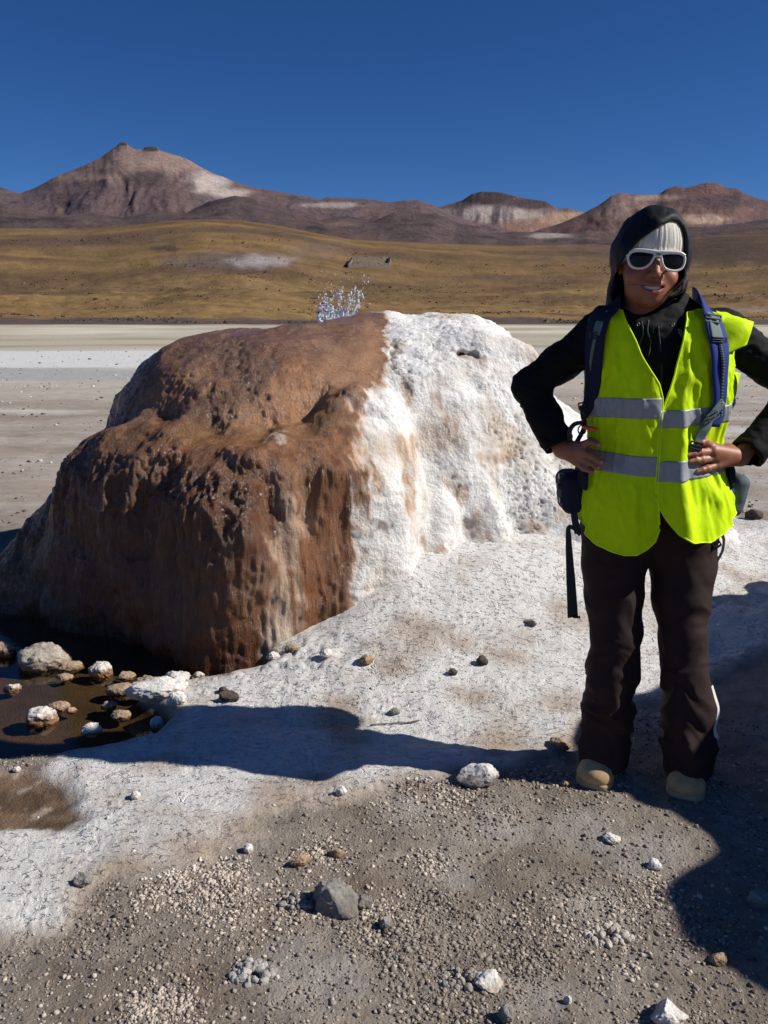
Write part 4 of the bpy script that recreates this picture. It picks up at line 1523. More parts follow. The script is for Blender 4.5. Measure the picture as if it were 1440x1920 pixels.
def scatter(name, x, y, r, cols, mat, flat=0.7, hi=0.0045, label=None):
    z = GH(x, y) if y.max() < 7 else base_height(x, y) + ground_rough(x, y)
    by = {}
    for big in (True, False):
        m = (r > hi) if big else (r <= hi)
        if not m.any():
            continue
        b, f = (ih, fh) if big else (il, fl_)
        n, k = int(m.sum()), len(b)
        ax = rg.normal(size=(n, 3, 3))
        qx = ax[:, 0] / np.linalg.norm(ax[:, 0], axis=1)[:, None]
        qy = np.cross(qx, ax[:, 1])
        qy /= np.linalg.norm(qy, axis=1)[:, None]
        qz = np.cross(qx, qy)
        sc = rg.uniform(0.5, 1.2, (n, 3))
        loc = b[None] * (1 + 0.16 * rg.normal(size=(n, k, 1))) * sc[:, None]
        W = loc[..., 0:1] * qx[:, None] + loc[..., 1:2] * qy[:, None] + loc[..., 2:3] * qz[:, None]
        W[..., 2] *= flat
        W = W * r[m][:, None, None] + np.stack([x[m], y[m], z[m] + r[m] * 0.12], 1)[:, None]
        F_ = (f[None] + (np.arange(n) * k)[:, None, None]).reshape(-1, 3)
        by[big] = (W.reshape(-1, 3), F_, np.repeat(cols[m], k, 0))
    parts = [(v[0], v[1]) for v in by.values()]
    V, Fl = join(parts)
    o = build(name, V, Fl, mat, attrs={'Col': np.vstack([v[2] for v in by.values()])})
    return tag(o, label, None, kind='stuff')


t = NT('gravel')
t.set(Base_Color=t.mixc(t.attr('Col'), t.grey(t.rng(t.noise(300, 4, 0.7), 0.3, 0.7, 0.8, 1.15)), 1.0, 'MULTIPLY'), Roughness=0.92, Normal=t.bump(t.noise(400, 4), 0.5, 0.0015))
t.b.inputs['Specular IOR Level'].default_value = 0.2
M_grav = t.m

N = 210000
ang = rg.uniform(-0.56, 0.60, N)
rad = np.exp(rg.uniform(math.log(1.12), math.log(3.1), N))
x, y = rad * np.sin(ang), rad * np.cos(ang)
p3 = np.stack([x, y, 0 * x], 1)
dc = sdpoly(np.stack([x, y], 1), CRUST)
dm = np.minimum(sdpoly(np.stack([x, y], 1), MUD), sdpoly(np.stack([x, y], 1), POOL))
dens = 0.22 + 0.75 * sstep(-0.1, 0.35, fbm(p3 * 2.6 + 50, 4))
dens = dens * np.where(dc > 0.01, 1.0, 0.03)
dens = dens * np.where(dm < 0.02, 0.12, 1.0)
for (u, v, r_, a) in ((600, 1595, 0.10, 2.2), (345, 1665, 0.16, 2.0), (420, 1640, 0.10, 2.0), (300, 1900, 0.10, 1.8), (420, 1700, 0.14, 1.5), (780, 1480, 0.12, 1.4), (950, 1530, 0.07, 1.8), (1060, 1465, 0.10, 1.5), (800, 1620, 0.10, 1.6),
                      (1000, 1460, 0.10, 1.4), (880, 1500, 0.12, 1.4), (560, 1700, 0.07, 2.0), (1230, 1660, 0.10, 1.4), (720, 1760, 0.12, 1.4), (1180, 1690, 0.08, 1.4), (1000, 1800, 0.1, 1.3)):
    c = Gpt(u, v)
    dens = dens + a * sstep(r_, 0, np.hypot(x - c[0], y - c[1])) * (dc > -0.02)
ok = rg.random(N) < dens * 0.42
x, y, p3, dc = x[ok], y[ok], p3[ok], dc[ok]
n = len(x)
r = rg.lognormal(math.log(0.0028), 0.46, n)
r = np.clip(r, 0.0015, 0.0066) * np.interp(y, [1.2, 3], [1.0, 1.15])
pale = sstep(0.0, 0.4, fbm(p3 * 3.0 + 9, 3)) * 0.5
for (u, v, r_) in ((600, 1595, 0.10), (345, 1665, 0.18), (420, 1640, 0.12), (300, 1900, 0.10), (800, 1620, 0.1), (1230, 1660, 0.10), (1140, 1750, 0.1), (420, 1700, 0.15)):
    c = Gpt(u, v)
    pale = np.maximum(pale, 0.6 * sstep(r_ * 1.2, r_ * 0.3, np.hypot(x - c[0], y - c[1])))
k = rg.random(n)
cols = mix(S(138, 126, 114), S(164, 153, 141), k)
cols = mix(cols, S(88, 76, 66), (rg.random(n) < 0.22) * 0.8)
cols = mix(cols, S(206, 192, 176), (rg.random(n) < pale + 0.06) * rg.uniform(0.6, 1.0, n))
cols = mix(cols, S(222, 214, 204), (dc < 0) * 0.8)
scatter('gravel', x, y, r, cols, M_grav, 0.7, 0.0042, 'brown and pale gravel strewn over the bare ground in front')

# ---- stones on the plain
N = 9000
y = 5.2 * np.exp(rg.uniform(0, 2.0, N))
x = y * rg.uniform(-0.62, 0.62, N)
p3 = np.stack([x, y, 0 * x], 1)
ok = rg.random(N) < 0.15 + 0.85 * sstep(-0.1, 0.35, fbm(p3 * np.array([0.35, 0.9, 1]) + 5, 3))
ok &= (((x + 0.1) / 1.9) ** 2 + ((y - 4.9) / 1.6) ** 2) > 1
x, y = x[ok], y[ok]
n = len(x)
r = np.clip(rg.lognormal(math.log(0.011), 0.5, n), 0.004, 0.06) * np.interp(y, [5, 35], [0.9, 2.0])
cols = mix(S(110, 96, 84), S(150, 140, 130), rg.random(n))
cols = mix(cols, S(70, 60, 54), (rg.random(n) < 0.3) * 0.8)
cols = mix(cols, S(214, 208, 200), (rg.random(n) < 0.22) * 0.9)
scatter('scattered_stones', x, y, r, cols, M_grav, 0.6, 0.02, 'small stones scattered over the pale plain behind the mound')

# ================================================================== PERSON
GEYE = P(1233, 488, 2.385)
yaw, roll = R(-6), R(3.2)
_ry = np.array([[math.cos(roll), 0, math.sin(roll)], [0, 1, 0], [-math.sin(roll), 0, math.cos(roll)]])
_rz = np.array([[math.cos(yaw), -math.sin(yaw), 0], [math.sin(yaw), math.cos(yaw), 0], [0, 0, 1]])
HR = _rz @ _ry
HS = 1.08
HC = GEYE + HR @ np.array([0, 0.112, 0.0]) * HS


def hl(Q):
    return ((Q - HC) @ HR) / HS


def hw(p):
    return HC + (np.asarray(p, float) * HS) @ HR.T


def head_sdf(Q):
    q = hl(Q)
    d = ell(q, (0, 0.0, 0.035), (0.075, 0.097, 0.093))
    d = smin(d, ell(q, (0, -0.032, -0.028), (0.064, 0.062, 0.080)), 0.03)
    d = smin(d, ell(q, (0, -0.050, -0.080), (0.039, 0.040, 0.029)), 0.03)
    d = smin(d, ell(q, (0, -0.081, -0.094), (0.019, 0.016, 0.014)), 0.018)      # chin
    for s in (-1, 1):
        d = smin(d, ell(q, (s * 0.041, -0.066, -0.040), (0.022, 0.024, 0.020)), 0.02)   # smiling cheeks
        d = smin(d, ell(q, (s * 0.030, -0.088, 0.022), (0.024, 0.010, 0.008)), 0.012)   # brow
        d = smax(d, -ell(q, (s * 0.032, -0.102, 0.002), (0.018, 0.016, 0.012)), 0.012)  # eye socket
        d = smin(d, ell(q, (s * 0.031, -0.080, 0.002), (0.013, 0.013, 0.012)), 0.003)   # eye
        d = smin(d, ell(q, (s * 0.0125, -0.101, -0.036), (0.0085, 0.010, 0.008)), 0.006)
        d = smin(d, ell(q, (s * 0.070, 0.012, -0.005), (0.008, 0.018, 0.030)), 0.006)   # ear
    d = smin(d, cap(q, (0, -0.092, 0.012), (0, -0.116, -0.032), 0.0075, 0.0105), 0.010)
    for s in (-1, 1):
        d = smax(d, -ell(q, (s * 0.0065, -0.110, -0.0465), (0.0035, 0.006, 0.004)), 0.003)
    # muzzle, open smiling mouth
    d = smin(d, ell(q, (0, -0.074, -0.066), (0.036, 0.026, 0.026)), 0.02)
    xs = q[:, 0] / 0.030
    lift = 0.008 * np.clip(xs * xs, 0, 2)
    q2 = q.copy()
    q2[:, 2] -= lift
    d = smin(d, chain(q2, [(-0.029, -0.083, -0.0605), (-0.012, -0.0985, -0.0585), (0.0, -0.0995, -0.0600), (0.012, -0.0985, -0.0585), (0.029, -0.083, -0.0605)], [0.003, 0.0047, 0.0047, 0.0047, 0.003], 0.004), 0.005)
    d = smin(d, chain(q2, [(-0.027, -0.083, -0.0705), (-0.012, -0.096, -0.0765), (0.0, -0.0975, -0.0775), (0.012, -0.096, -0.0765), (0.027, -0.083, -0.0705)], [0.003, 0.0055, 0.006, 0.0055, 0.003], 0.004), 0.005)
    d = smax(d, -ell(q2, (0, -0.094, -0.0680), (0.027, 0.018, 0.0048)), 0.003)
    d = smin(d, cap(q, (0, 0.010, -0.08), (0, 0.030, -0.21), 0.050, 0.054), 0.03)
    return d * HS


SHR, SHL = P(1130, 624, 2.54), P(1345, 624, 2.54)
ELR, ELL_ = P(993, 724, 2.58), P(1494, 728, 2.58)
WRR, WRL = P(1054, 842, 2.49), P(1388, 857, 2.465)
HIR, HIL = P(1166, 1000, 2.54), P(1286, 1000, 2.54)
KNR, KNL = P(1152, 1215, 2.49), P(1280, 1215, 2.46)
ANR, ANL = P(1130, 1420, 2.50), P(1291, 1440, 2.44)
CHEST, WAIST, HIPS = P(1236, 690, 2.53), P(1232, 830, 2.53), P(1228, 960, 2.54)

HANDR = [  # knuckle, middle joint, tip
    [P(1090, 836, 2.452), P(1108, 828, 2.430), P(1122, 834, 2.412)],
    [P(1091, 847, 2.447), P(1110, 854, 2.424), P(1127, 867, 2.402)],
    [P(1087, 857, 2.450), P(1105, 866, 2.428), P(1122, 877, 2.406)],
    [P(1080, 866, 2.458), P(1095, 877, 2.438), P(1110, 885, 2.420)],
]
HANDL = [
    [P(1336, 838, 2.418), P(1320, 828, 2.396), P(1309, 833, 2.384)],
    [P(1336, 847, 2.410), P(1312, 848, 2.388), P(1289, 853, 2.372)],
    [P(1338, 859, 2.410), P(1316, 862, 2.388), P(1294, 865, 2.374)],
    [P(1345, 872, 2.416), P(1326, 878, 2.396), P(1307, 884, 2.382)],
]
THR = [P(1072, 838, 2.475), P(1090, 836, 2.53), P(1100, 842, 2.57)]
THL = [P(1368, 842, 2.46), P(1352, 838, 2.53), P(1340, 842, 2.58)]


def hand_sdf(Q, wr, fing, th):
    d = cap(Q, wr, fing[1][0], 0.026, 0.018)
    for i, f in enumerate(fing):
        rk = [0.0108, 0.0108, 0.0104, 0.0095][i]
        m = cap(Q, wr + (f[0] - wr) * 0.25, f[0], 0.019, rk + 0.003)
        d = smin(d, m, 0.012)
    for i, f in enumerate(fing):
        rk = [0.0108, 0.0110, 0.0104, 0.0092][i]
        b = f[1] + (f[2] - f[1]) * 0.5 + np.array([0, -0.002, 0.001])
        e = chain(Q, [f[0], f[1], b, f[2]], [rk + 0.001, rk + 0.0006, rk - 0.001, rk - 0.0022], 0.003)
        e = smin(e, np.sqrt(((Q - f[1]) ** 2).sum(1)) - rk - 0.0012, 0.004)
        d = smin(d, e, 0.0035)
    d = smin(d, chain(Q, th, [0.016, 0.0125, 0.0105], 0.004), 0.008)
    return d


def near(f, Q, c, r, *a):
    """evaluate f only within r of c"""
    dist = np.sqrt(((Q - c) ** 2).sum(1))
    m = dist < r
    out = np.maximum(dist - r * 0.7, 0.02)
    if m.any():
        out[m] = f(Q[m], *a)
    return out


def body_sdf(Q):
    d = near(head_sdf, Q, HC + np.array([0, 0, -0.05]), 0.34)
    t_ = smin(ell(Q, CHEST, (0.165, 0.10, 0.19)), ell(Q, WAIST, (0.14, 0.095, 0.20)), 0.06)
    t_ = smin(t_, ell(Q, HIPS, (0.155, 0.10, 0.14)), 0.06)
    t_ = smin(t_, cap(Q, SHR, SHL, 0.05), 0.05)
    d = smin(d, t_, 0.03)
    for sh, el_, wr in ((SHR, ELR, WRR), (SHL, ELL_, WRL)):
        d = smin(d, chain(Q, [sh, el_, wr], [0.043, 0.034, 0.0245], 0.02), 0.02)
    for h, k, a in ((HIR, KNR, ANR), (HIL, KNL, ANL)):
        d = smin(d, chain(Q, [h, k, a + np.array([0, 0, 0.03])], [0.07, 0.05, 0.036], 0.03), 0.03)
        d = smin(d, cap(Q, a + np.array([0, 0.04, 0.02]), a + np.array([0, -0.05, -0.01]), 0.030, 0.024), 0.02)
    d = smin(d, near(hand_sdf, Q, HANDR[1][0], 0.2, WRR, HANDR, THR), 0.012)
    d = smin(d, near(hand_sdf, Q, HANDL[1][0], 0.22, WRL, HANDL, THL), 0.012)
    return d


person = empty('person', (WAIST[0], 2.46, 0.0))
tag(person, 'person in yellow high visibility vest, black hood and white sunglasses standing hands on hips', 'person')


# one continuous skin
bV, bF = surface(body_sdf, (0.2, 2.2, -0.06), (1.35, 2.8, 1.95), 0.0029, coarse=8, margin=1.2)
bV = smooth_mesh(bV, bF, 1, 0.3)
bq = hl(bV)
n_ = fbm(bV * 60, 3)
skin = mix(S(158, 103, 76), S(142, 88, 64), sstep(-0.3, 0.4, fbm(bV * 18, 3)))
cheek = sstep(0.035, 0.0, np.minimum(np.linalg.norm(bq - np.array([0.042, -0.085, -0.035]), axis=1), np.linalg.norm(bq - np.array([-0.042, -0.085, -0.035]), axis=1)))
skin = mix(skin, S(172, 96, 74), 0.5 * cheek)
lift = 0.008 * np.clip((bq[:, 0] / 0.030) ** 2, 0, 2)
zl = bq[:, 2] - lift
lipm = sstep(0.031, 0.027, np.abs(bq[:, 0])) * sstep(-0.086, -0.084, zl) * sstep(-0.0545, -0.0565, zl) * (bq[:, 1] < -0.072)
skin = mix(skin, S(158, 84, 76), 0.8 * lipm)
inner = sstep(0.028, 0.025, np.abs(bq[:, 0])) * ((zl > -0.0742) & (zl < -0.0638)) * (bq[:, 1] > -0.093) * (bq[:, 1] < -0.06)
skin = mix(skin, S(60, 22, 20), inner)
for hd in (HANDR, HANDL):
    for f in hd:
        dd = np.linalg.norm(bV - f[1], axis=1)
        skin = mix(skin, S(146, 84, 64), 0.45 * sstep(0.014, 0.003, dd) * (n_ > -0.2))
        tipd = f[2] - f[1]
        tipd = tipd / np.linalg.norm(tipd)
        nail = f[2] + tipd * 0.002 + np.array([0, -0.009, 0.002])
        skin = mix(skin, S(206, 158, 138), 0.7 * sstep(0.0075, 0.005, np.linalg.norm(bV - nail, axis=1)))
t = NT('skin')
sk = t.attr('Col')
t.set(Base_Color=sk, Roughness=0.5, Subsurface_Weight=0.08, Subsurface_Radius=(0.01, 0.004, 0.002), Normal=t.bump(t.noise(420, 3), 0.12, 0.001))
build('body', bV, bF, t.m, person, attrs={'Col': skin})

# teeth
V = []
xs = np.linspace(-0.024, 0.024, 25)
for x in xs:
    yb = -0.0925 + 15 * x * x * 0.8
    lf = 0.008 * min((x / 0.03) ** 2, 2)
    gap = 0.0007 * (abs(math.sin(x * PI / 0.0075)) < 0.25)
    for zz in (-0.0610, -0.0660, -0.0712 + 0.0008 * abs(math.sin(x * PI / 0.0075 + 1.5))):
        V.append(hw((x, yb + gap, zz + lf)))
build('teeth', np.array(V), grid_faces(25, 3), plain('tooth_enamel', S(226, 214, 196), 0.3, 0.5, 0.03), person)

# hair strands blown across the cheek
rg = np.random.default_rng(3)
parts = []
for k in range(16):
    o_ = rg.normal(size=2) * 4
    path = [(1289, 505 + 1.2 * k), (1281 + o_[0] * 0.3, 524 + k * 0.8), (1270 + o_[0], 542 + k * 0.5), (1256 + o_[1] - k * 0.4, 556 + o_[0] * 0.6)]
    pts = [P(u, v, 2.42 - 0.012 * i + 0.006 * (k % 3)) for i, (u, v) in enumerate(path)]
    parts.append(tube(catmull(pts, 14), np.linspace(0.0011, 0.0004, 14), 5))
V, Fl = join(parts)
M_hair = plain('hair', S(58, 38, 26), 0.45, 0.4, 0.2)
build('hair', V, Fl, M_hair, person)
for path in ([(1176, 533), (1184, 534), (1196, 533)], [(1180, 560), (1196, 571), (1212, 571), (1220, 566)], [(1245, 575), (1256, 566), (1268, 560)]):
    V, Fl = tube(catmull([P(u, v, 2.40) for u, v in path], 12), 0.0006, 5)
    build('hair', V, Fl, M_hair, person)

# ---- knitted cap
az = np.radians(np.linspace(-125, 125, 520))
vv = np.linspace(0, 1, 46)
A, T = np.meshgrid(az, vv, indexing='ij')
z0 = 0.020 - 0.030 * sstep(0.5, 1.5, np.abs(A))
Z = z0 + (0.112 - z0) * T
rr_ = np.sqrt(np.clip(1 - ((Z - 0.035) / 0.101) ** 2, 0.0, 1))
rib = 0.0009 * np.clip(np.sin(A * 40) * 2.5, -1, 1) * (0.55 + 0.45 * np.sin(A * 10 + 1)) + 0.0006 * np.sin(A * 136) + 0.0006 * np.sin(Z * 1500 + np.sin(A * 34) * 2)
roll_ = 0.004 * np.exp(-((T - 0.04) / 0.06) ** 2)
X = (0.0805 + rib + roll_) * rr_ * np.sin(A)
Y = -(0.106 + rib + roll_) * rr_ * np.cos(A)
V = hw(np.stack([X, Y, Z], -1).reshape(-1, 3))
t = NT('cream_knit')
t.set(Base_Color=t.mixc(tuple(S(226, 221, 208)), t.grey(t.rng(t.noise(300, 3), 0.3, 0.7, 0.8, 1.1)), 1.0, 'MULTIPLY'), Roughness=0.95, Normal=t.bump(t.noise(700, 3), 0.5, 0.002))
kc = build('knit_cap', V, grid_faces(len(az), len(vv)), t.m, person)
m_ = kc.modifiers.new('thick', 'SOLIDIFY')
m_.thickness = 0.003

# ---- hood
def hood_sdf(Q):
    q = hl(Q)
    nz_ = fbm((q * np.array([26, 18, 20])).astype(F32), 3)
    o = smin(ell(q, (0.002, 0.012, 0.016), (0.101, 0.138, 0.112)), ell(q, (0.006, 0.0, 0.074), (0.068, 0.105, 0.067)), 0.03)
    o = smin(o, ell(q, (0.002, 0.030, -0.075), (0.092, 0.10, 0.075)), 0.03)
    o = smin(o, ell(q, (0.07, -0.02, -0.055), (0.030, 0.05, 0.040)), 0.02)
    o = smin(o, cap(q, (0, 0.035, -0.11), (0, 0.04, -0.20), 0.088, 0.095), 0.03)
    o = o - 0.0055 * nz_
    sh = smax(o, -(o + 0.010), 0.002)
    op = np.sqrt(((q[:, 0] + 0.002) / 0.083) ** 2 + ((q[:, 2] + 0.062) / 0.127) ** 2) - 1
    op = np.maximum(op * 0.083, q[:, 1] - 0.0)
    sh = smax(sh, -op, 0.006)
    sh = smax(sh, -(q[:, 1] + 0.104 - 0.042 * sstep(-0.01, 0.07, q[:, 0])), 0.006)
    return smax(sh, -(q[:, 2] + 0.19), 0.004) * HS


hV, hF = surface(hood_sdf, HC + np.array([-0.17, -0.19, -0.26]), HC + np.array([0.17, 0.22, 0.20]), 0.003, margin=1.7)
hV = smooth_mesh(hV, hF, 1, 0.4)
black = plain('black_shell_fabric', S(17, 19, 24), 0.62, 0.25, 0.15, 60, 320, 0.25, 0.001)
build('hood', hV, hF, black, person)

# ---- sunglasses
sg_ = empty('sunglasses', hw((0, -0.105, 0.0)), person)
sg_.location = [a - b for a, b in zip(sg_.location, person.location)]


def wloc(o):
    p, q = np.zeros(3), o
    while q is not None:
        p += np.array(q.location)
        q = q.parent
    return p


def gl(px, pz):
    """point of the zoomed tracing of the glasses, in head units"""
    x = (px - 683) * 0.000200
    z = (785 - pz) * 0.000203
    y = -0.112 + 2.4 * x * x
    return np.array([x, y, z])


lensL = [(345, 715), (385, 692), (440, 684), (530, 688), (610, 697), (640, 712), (640, 735), (622, 785), (590, 838), (540, 876), (480, 890), (415, 884), (365, 852), (338, 800), (332, 755)]
lensR = [(722, 710), (760, 700), (830, 692), (920, 690), (980, 700), (1012, 725), (1022, 765), (1015, 820), (990, 866), (940, 893), (870, 898), (800, 880), (760, 840), (735, 785), (722, 740)]
white_pl = plain('white_plastic', S(224, 222, 216), 0.35, 0.5, 0.03)
t = NT('dark_lens')
t.set(Base_Color=(0.004, 0.004, 0.005, 1), Roughness=0.18, Specular_IOR_Level=0.25)
parts = []
for L in (lensL, lensR):
    loop = catmull([gl(*p) for p in L + [L[0]]], 61)[:-1]
    ce = loop.mean(0)
    ce[1] -= 0.004
    out = hw(loop)
    parts.append(tube(out, 0.0036, 8, closed=True))
    rings = [out]
    for f in (0.75, 0.5, 0.25):
        c_ = ce + (loop - ce) * f
        c_[:, 1] = loop[:, 1] * f + ce[1] * (1 - f) - 0.0022 * (1 - f * f)
        rings.append(hw(c_))
    V = np.vstack(rings + [hw(ce)[None]])
    k_ = len(loop)
    fq = np.array([(r_ * k_ + i, r_ * k_ + (i + 1) % k_, (r_ + 1) * k_ + (i + 1) % k_, (r_ + 1) * k_ + i) for r_ in range(3) for i in range(k_)])
    ft = np.array([(3 * k_ + i, 3 * k_ + (i + 1) % k_, 4 * k_) for i in range(k_)])
    build('lens', V, [fq, ft], t.m, sg_)
parts.append(tube(hw(catmull([gl(342, 712), gl(400, 676), gl(520, 674), gl(640, 684), gl(683, 688), gl(730, 684), gl(840, 680), gl(950, 682), gl(1016, 712)], 40)), 0.0042, 8))
parts.append(tube(hw(catmull([gl(642, 745), gl(668, 735), gl(700, 735), gl(722, 745)], 12)), 0.0036, 8))
for s, e in ((-1, gl(340, 735)), (1, gl(1014, 740))):
    parts.append(tube(hw(catmull([e, e + np.array([s * 0.001, 0.012, 0]), e + np.array([s * 0.002, 0.05, 0.0]), e + np.array([s * 0.002, 0.09, -0.004])], 14)), 0.0036, 8))
V, Fl = join(parts)
build('frame', V, Fl, white_pl, sg_)

# ---- black jacket
def jacket_sdf(Q):
    q = hl(Q)
    d = smin(ell(Q, CHEST, (0.185, 0.120, 0.20)), ell(Q, WAIST, (0.165, 0.115, 0.21)), 0.06)
    d = smin(d, ell(Q, HIPS, (0.175, 0.118, 0.13)), 0.06)
    d = smin(d, cap(Q, SHR + np.array([0.0, 0, 0.0]), SHL, 0.062), 0.05)
    d = smin(d, cap(Q, P(1236, 612, 2.55), P(1236, 575, 2.545), 0.10, 0.075), 0.05)
    # rolled collar with the gathered drawcord under the chin
    rg_ = np.hypot(q[:, 0], q[:, 1] - 0.022)
    zc = -0.142 + 0.28 * (q[:, 1] - 0.02)
    col_ = np.hypot((rg_ - 0.082), (q[:, 2] - zc) * 0.8) - 0.020
    d = smin(d, col_ * HS, 0.02)
    for pts, rad in (([SHR, P(1050, 681, 2.57), ELR, P(1021, 782, 2.535), P(1049, 836, 2.495)], [0.064, 0.054, 0.050, 0.049, 0.047]),
                     ([SHL + np.array([0.02, 0, 0]), P(1440, 684, 2.57), ELL_, P(1450, 800, 2.52), P(1402, 850, 2.47)], [0.064, 0.056, 0.050, 0.050, 0.052])):
        d = smin(d, chain(Q, pts, rad, 0.02), 0.035)
    # cuffs end cleanly and are hollow
    for wr, a, b, r in ((WRR, P(1021, 782, 2.535), P(1049, 836, 2.495), 0.040), (WRL, P(1450, 800, 2.52), P(1398, 853, 2.47), 0.044)):
        ax = (b - a) / np.linalg.norm(b - a)
        w_ = (Q - b) @ ax
        near = np.sqrt(((Q - b) ** 2).sum(1)) - 0.11
        d = smax(d, np.minimum(w_, -near) if False else np.where(near < 0, w_, -1.0), 0.004)
        core = np.maximum(cap(Q, b - ax * 0.03, b + ax * 0.05, r - 0.004), -1)
        d = smax(d, -core, 0.004)
    n = fbm((Q * np.array([16, 16, 26])).astype(F32), 3)
    g = ridged((Q * np.array([22, 22, 40])).astype(F32) + 4, 2) - 0.6
    return d - 0.005 * n - 0.006 * g


jV, jF = surface(jacket_sdf, (0.2, 2.25, 0.72), (1.42, 2.85, 1.72), 0.0052, margin=1.7)
jV = smooth_mesh(jV, jF, 1, 0.4)
jacket = build('jacket', jV, jF, plain('black_softshell', S(13, 13, 15), 0.8, 0.2, 0.15, 60, 300, 0.3, 0.001), person)
# drawcords, zip and the little chest emblem

# ================================================================== VEST
XC = lambda v: P(np.interp(v, [580, 700, 800, 900, 1030], [1236, 1236, 1232, 1226, 1230]), v, 2.52)[0]
_vv = [570, 585, 600, 640, 700, 800, 900, 960, 1040]
_W = [0.19, 0.205, 0.212, 0.208, 0.206, 0.206, 0.214, 0.226, 0.240]
_D = [0.050, 0.080, 0.105, 0.132, 0.147, 0.146, 0.148, 0.152, 0.165]


def vest_xyz(phi, v, off=0.0):
    """point of the vest by bearing phi round the body and measured height v"""
    phi, v = np.broadcast_arrays(np.asarray(phi, float), np.asarray(v, float))
    sh = phi.shape
    phi, v = phi.ravel(), v.ravel()
    W, D = np.interp(v, _vv, _W), np.interp(v, _vv, _D)
    xc = np.array([XC(k) for k in (570, 700, 800, 900, 1040)])
    xc = np.interp(v, (570, 700, 800, 900, 1040), xc)
    x = xc + (W + off) * np.sin(phi)
    y = 2.525 - (D + off) * np.cos(phi)
    f, s = (960 - v) / FPX * SP + CP, (960 - v) / FPX * CP - SP
    z = CAM_H + 2.40 * s / f
    p = np.stack([phi * 2.3, (z * 3.2), 0 * z], 1)
    fo = 0.010 * fbm(p * np.array([1.4, 0.9, 1]) + 5, 3) + 0.022 * (ridged(p * np.array([0.9, 1.0, 1]) + np.stack([z * 2.0, 0 * z, 0 * z], 1) + 11, 2) - 0.6) * sstep(0.05, 0.3, phi)
    # pressed-in crease down the left panel, waist pulled in by the hands
    fo = fo + 0.024 * np.maximum(0, 1 - np.abs(phi + 0.42) / 0.42) * sstep(600, 740, v)
    fo = fo + 0.006 * (np.abs(((v - 40 * phi) / 62) % 2 - 1) - 0.5) * sstep(1.2, 0.2, np.abs(phi)) * sstep(0.0, 0.3, fbm(p * 0.8 + 21, 2) + 0.15)
    fo = fo - 0.018 * sstep(0.25, 0.6, np.abs(phi)) * np.exp(-((v - 850) / 45) ** 2)
    fo = fo + 0.022 * np.exp(-((phi - 0.10) / 0.10) ** 2) * sstep(720, 790, v) + 0.006 * np.exp(-((phi + 0.0) / 0.06) ** 2) * sstep(740, 800, v)
    fo = fo + 0.03 * np.exp(-((phi - 0.12) / 0.22) ** 2) * sstep(860, 970, v)
    rg3 = ridged(np.stack([phi * 2.6 + z * 3.0, z * 5.0 - phi * 1.2, 0 * z], 1) + 31, 3)
    fo = fo + 0.016 * np.clip(rg3 - 0.62, 0, 1) * (0.5 + 0.5 * sstep(0.15, 0.5, np.abs(phi))) * sstep(1030, 930, v + 0 * z)
    x = x + fo * np.sin(phi)
    y = y - fo * np.cos(phi)
    return np.stack([x, y, z], 1).reshape(*sh, 3)


def phi_of(u, v):
    W = np.interp(v, _vv, _W)
    x = P(u, v, 2.40)[0]
    for _ in range(6):
        ph = math.asin(max(-1, min(1, (x - XC(v)) / W)))
        y = 2.525 - np.interp(v, _vv, _D) * math.cos(ph)
        x = P(u, v, y)[0]
    return ph


def vest_pt(u, v, off=0.0):
    return vest_xyz(phi_of(u, v), v, off)


def panel(cols, nc, nr, dense=1.0):
    """cols: (phi, v_top, v_bottom) listed along the panel"""
    c = np.array(cols, float)
    L = np.concatenate([[0], np.cumsum(np.abs(np.diff(c[:, 0])) * 0.21 + 0.0004 * np.abs(np.diff(c[:, 1])))])
    s = np.linspace(0, L[-1], nc)
    ph, vt, vb = (np.interp(s, L, c[:, k]) for k in range(3))
    t_ = np.linspace(0, 1, nr)
    return ph[:, None] + 0 * t_[None], vt[:, None] + (vb - vt)[:, None] * t_[None]


fy = lambda u, v: phi_of(u, v)
LEFTC = [(-1.75, 705, 985), (-1.45, 690, 992), (-1.25, 640, 1000), (fy(1106, 600), 600, 1013), (fy(1125, 585), 584, 1025), (fy(1148, 580), 577, 1033), (fy(1168, 590), 582, 1035),
         (fy(1180, 620), 612, 1036), (fy(1205, 680), 666, 1033), (fy(1222, 710), 697, 1022), (fy(1233, 760), 718, 1008), (fy(1240, 780), 745, 985)]
RIGHTC = [(fy(1235, 800), 775, 925), (fy(1240, 800), 768, 945), (fy(1250, 790), 738, 966), (fy(1268, 720), 690, 990), (fy(1283, 640), 632, 1004), (fy(1293, 600), 586, 1010), (fy(1318, 595), 580, 1013),
          (fy(1340, 600), 582, 1004), (fy(1362, 620), 592, 990), (1.35, 640, 976), (1.5, 680, 970), (1.75, 700, 968)]
BACKC = [(1.75, 700, 968), (2.1, 640, 970), (2.5, 590, 975), (PI, 585, 980), (2 * PI - 2.5, 590, 985), (2 * PI - 2.1, 640, 985), (2 * PI - 1.75, 705, 985)]
grids = []
for cols, nc, nr in ((LEFTC, 130, 150), (RIGHTC, 140, 150), (BACKC, 70, 80)):
    ph, vg = panel(cols, nc, nr)
    V = vest_xyz(ph, vg).reshape(-1, 3)
    grids.append((V, grid_faces(nc, nr)))


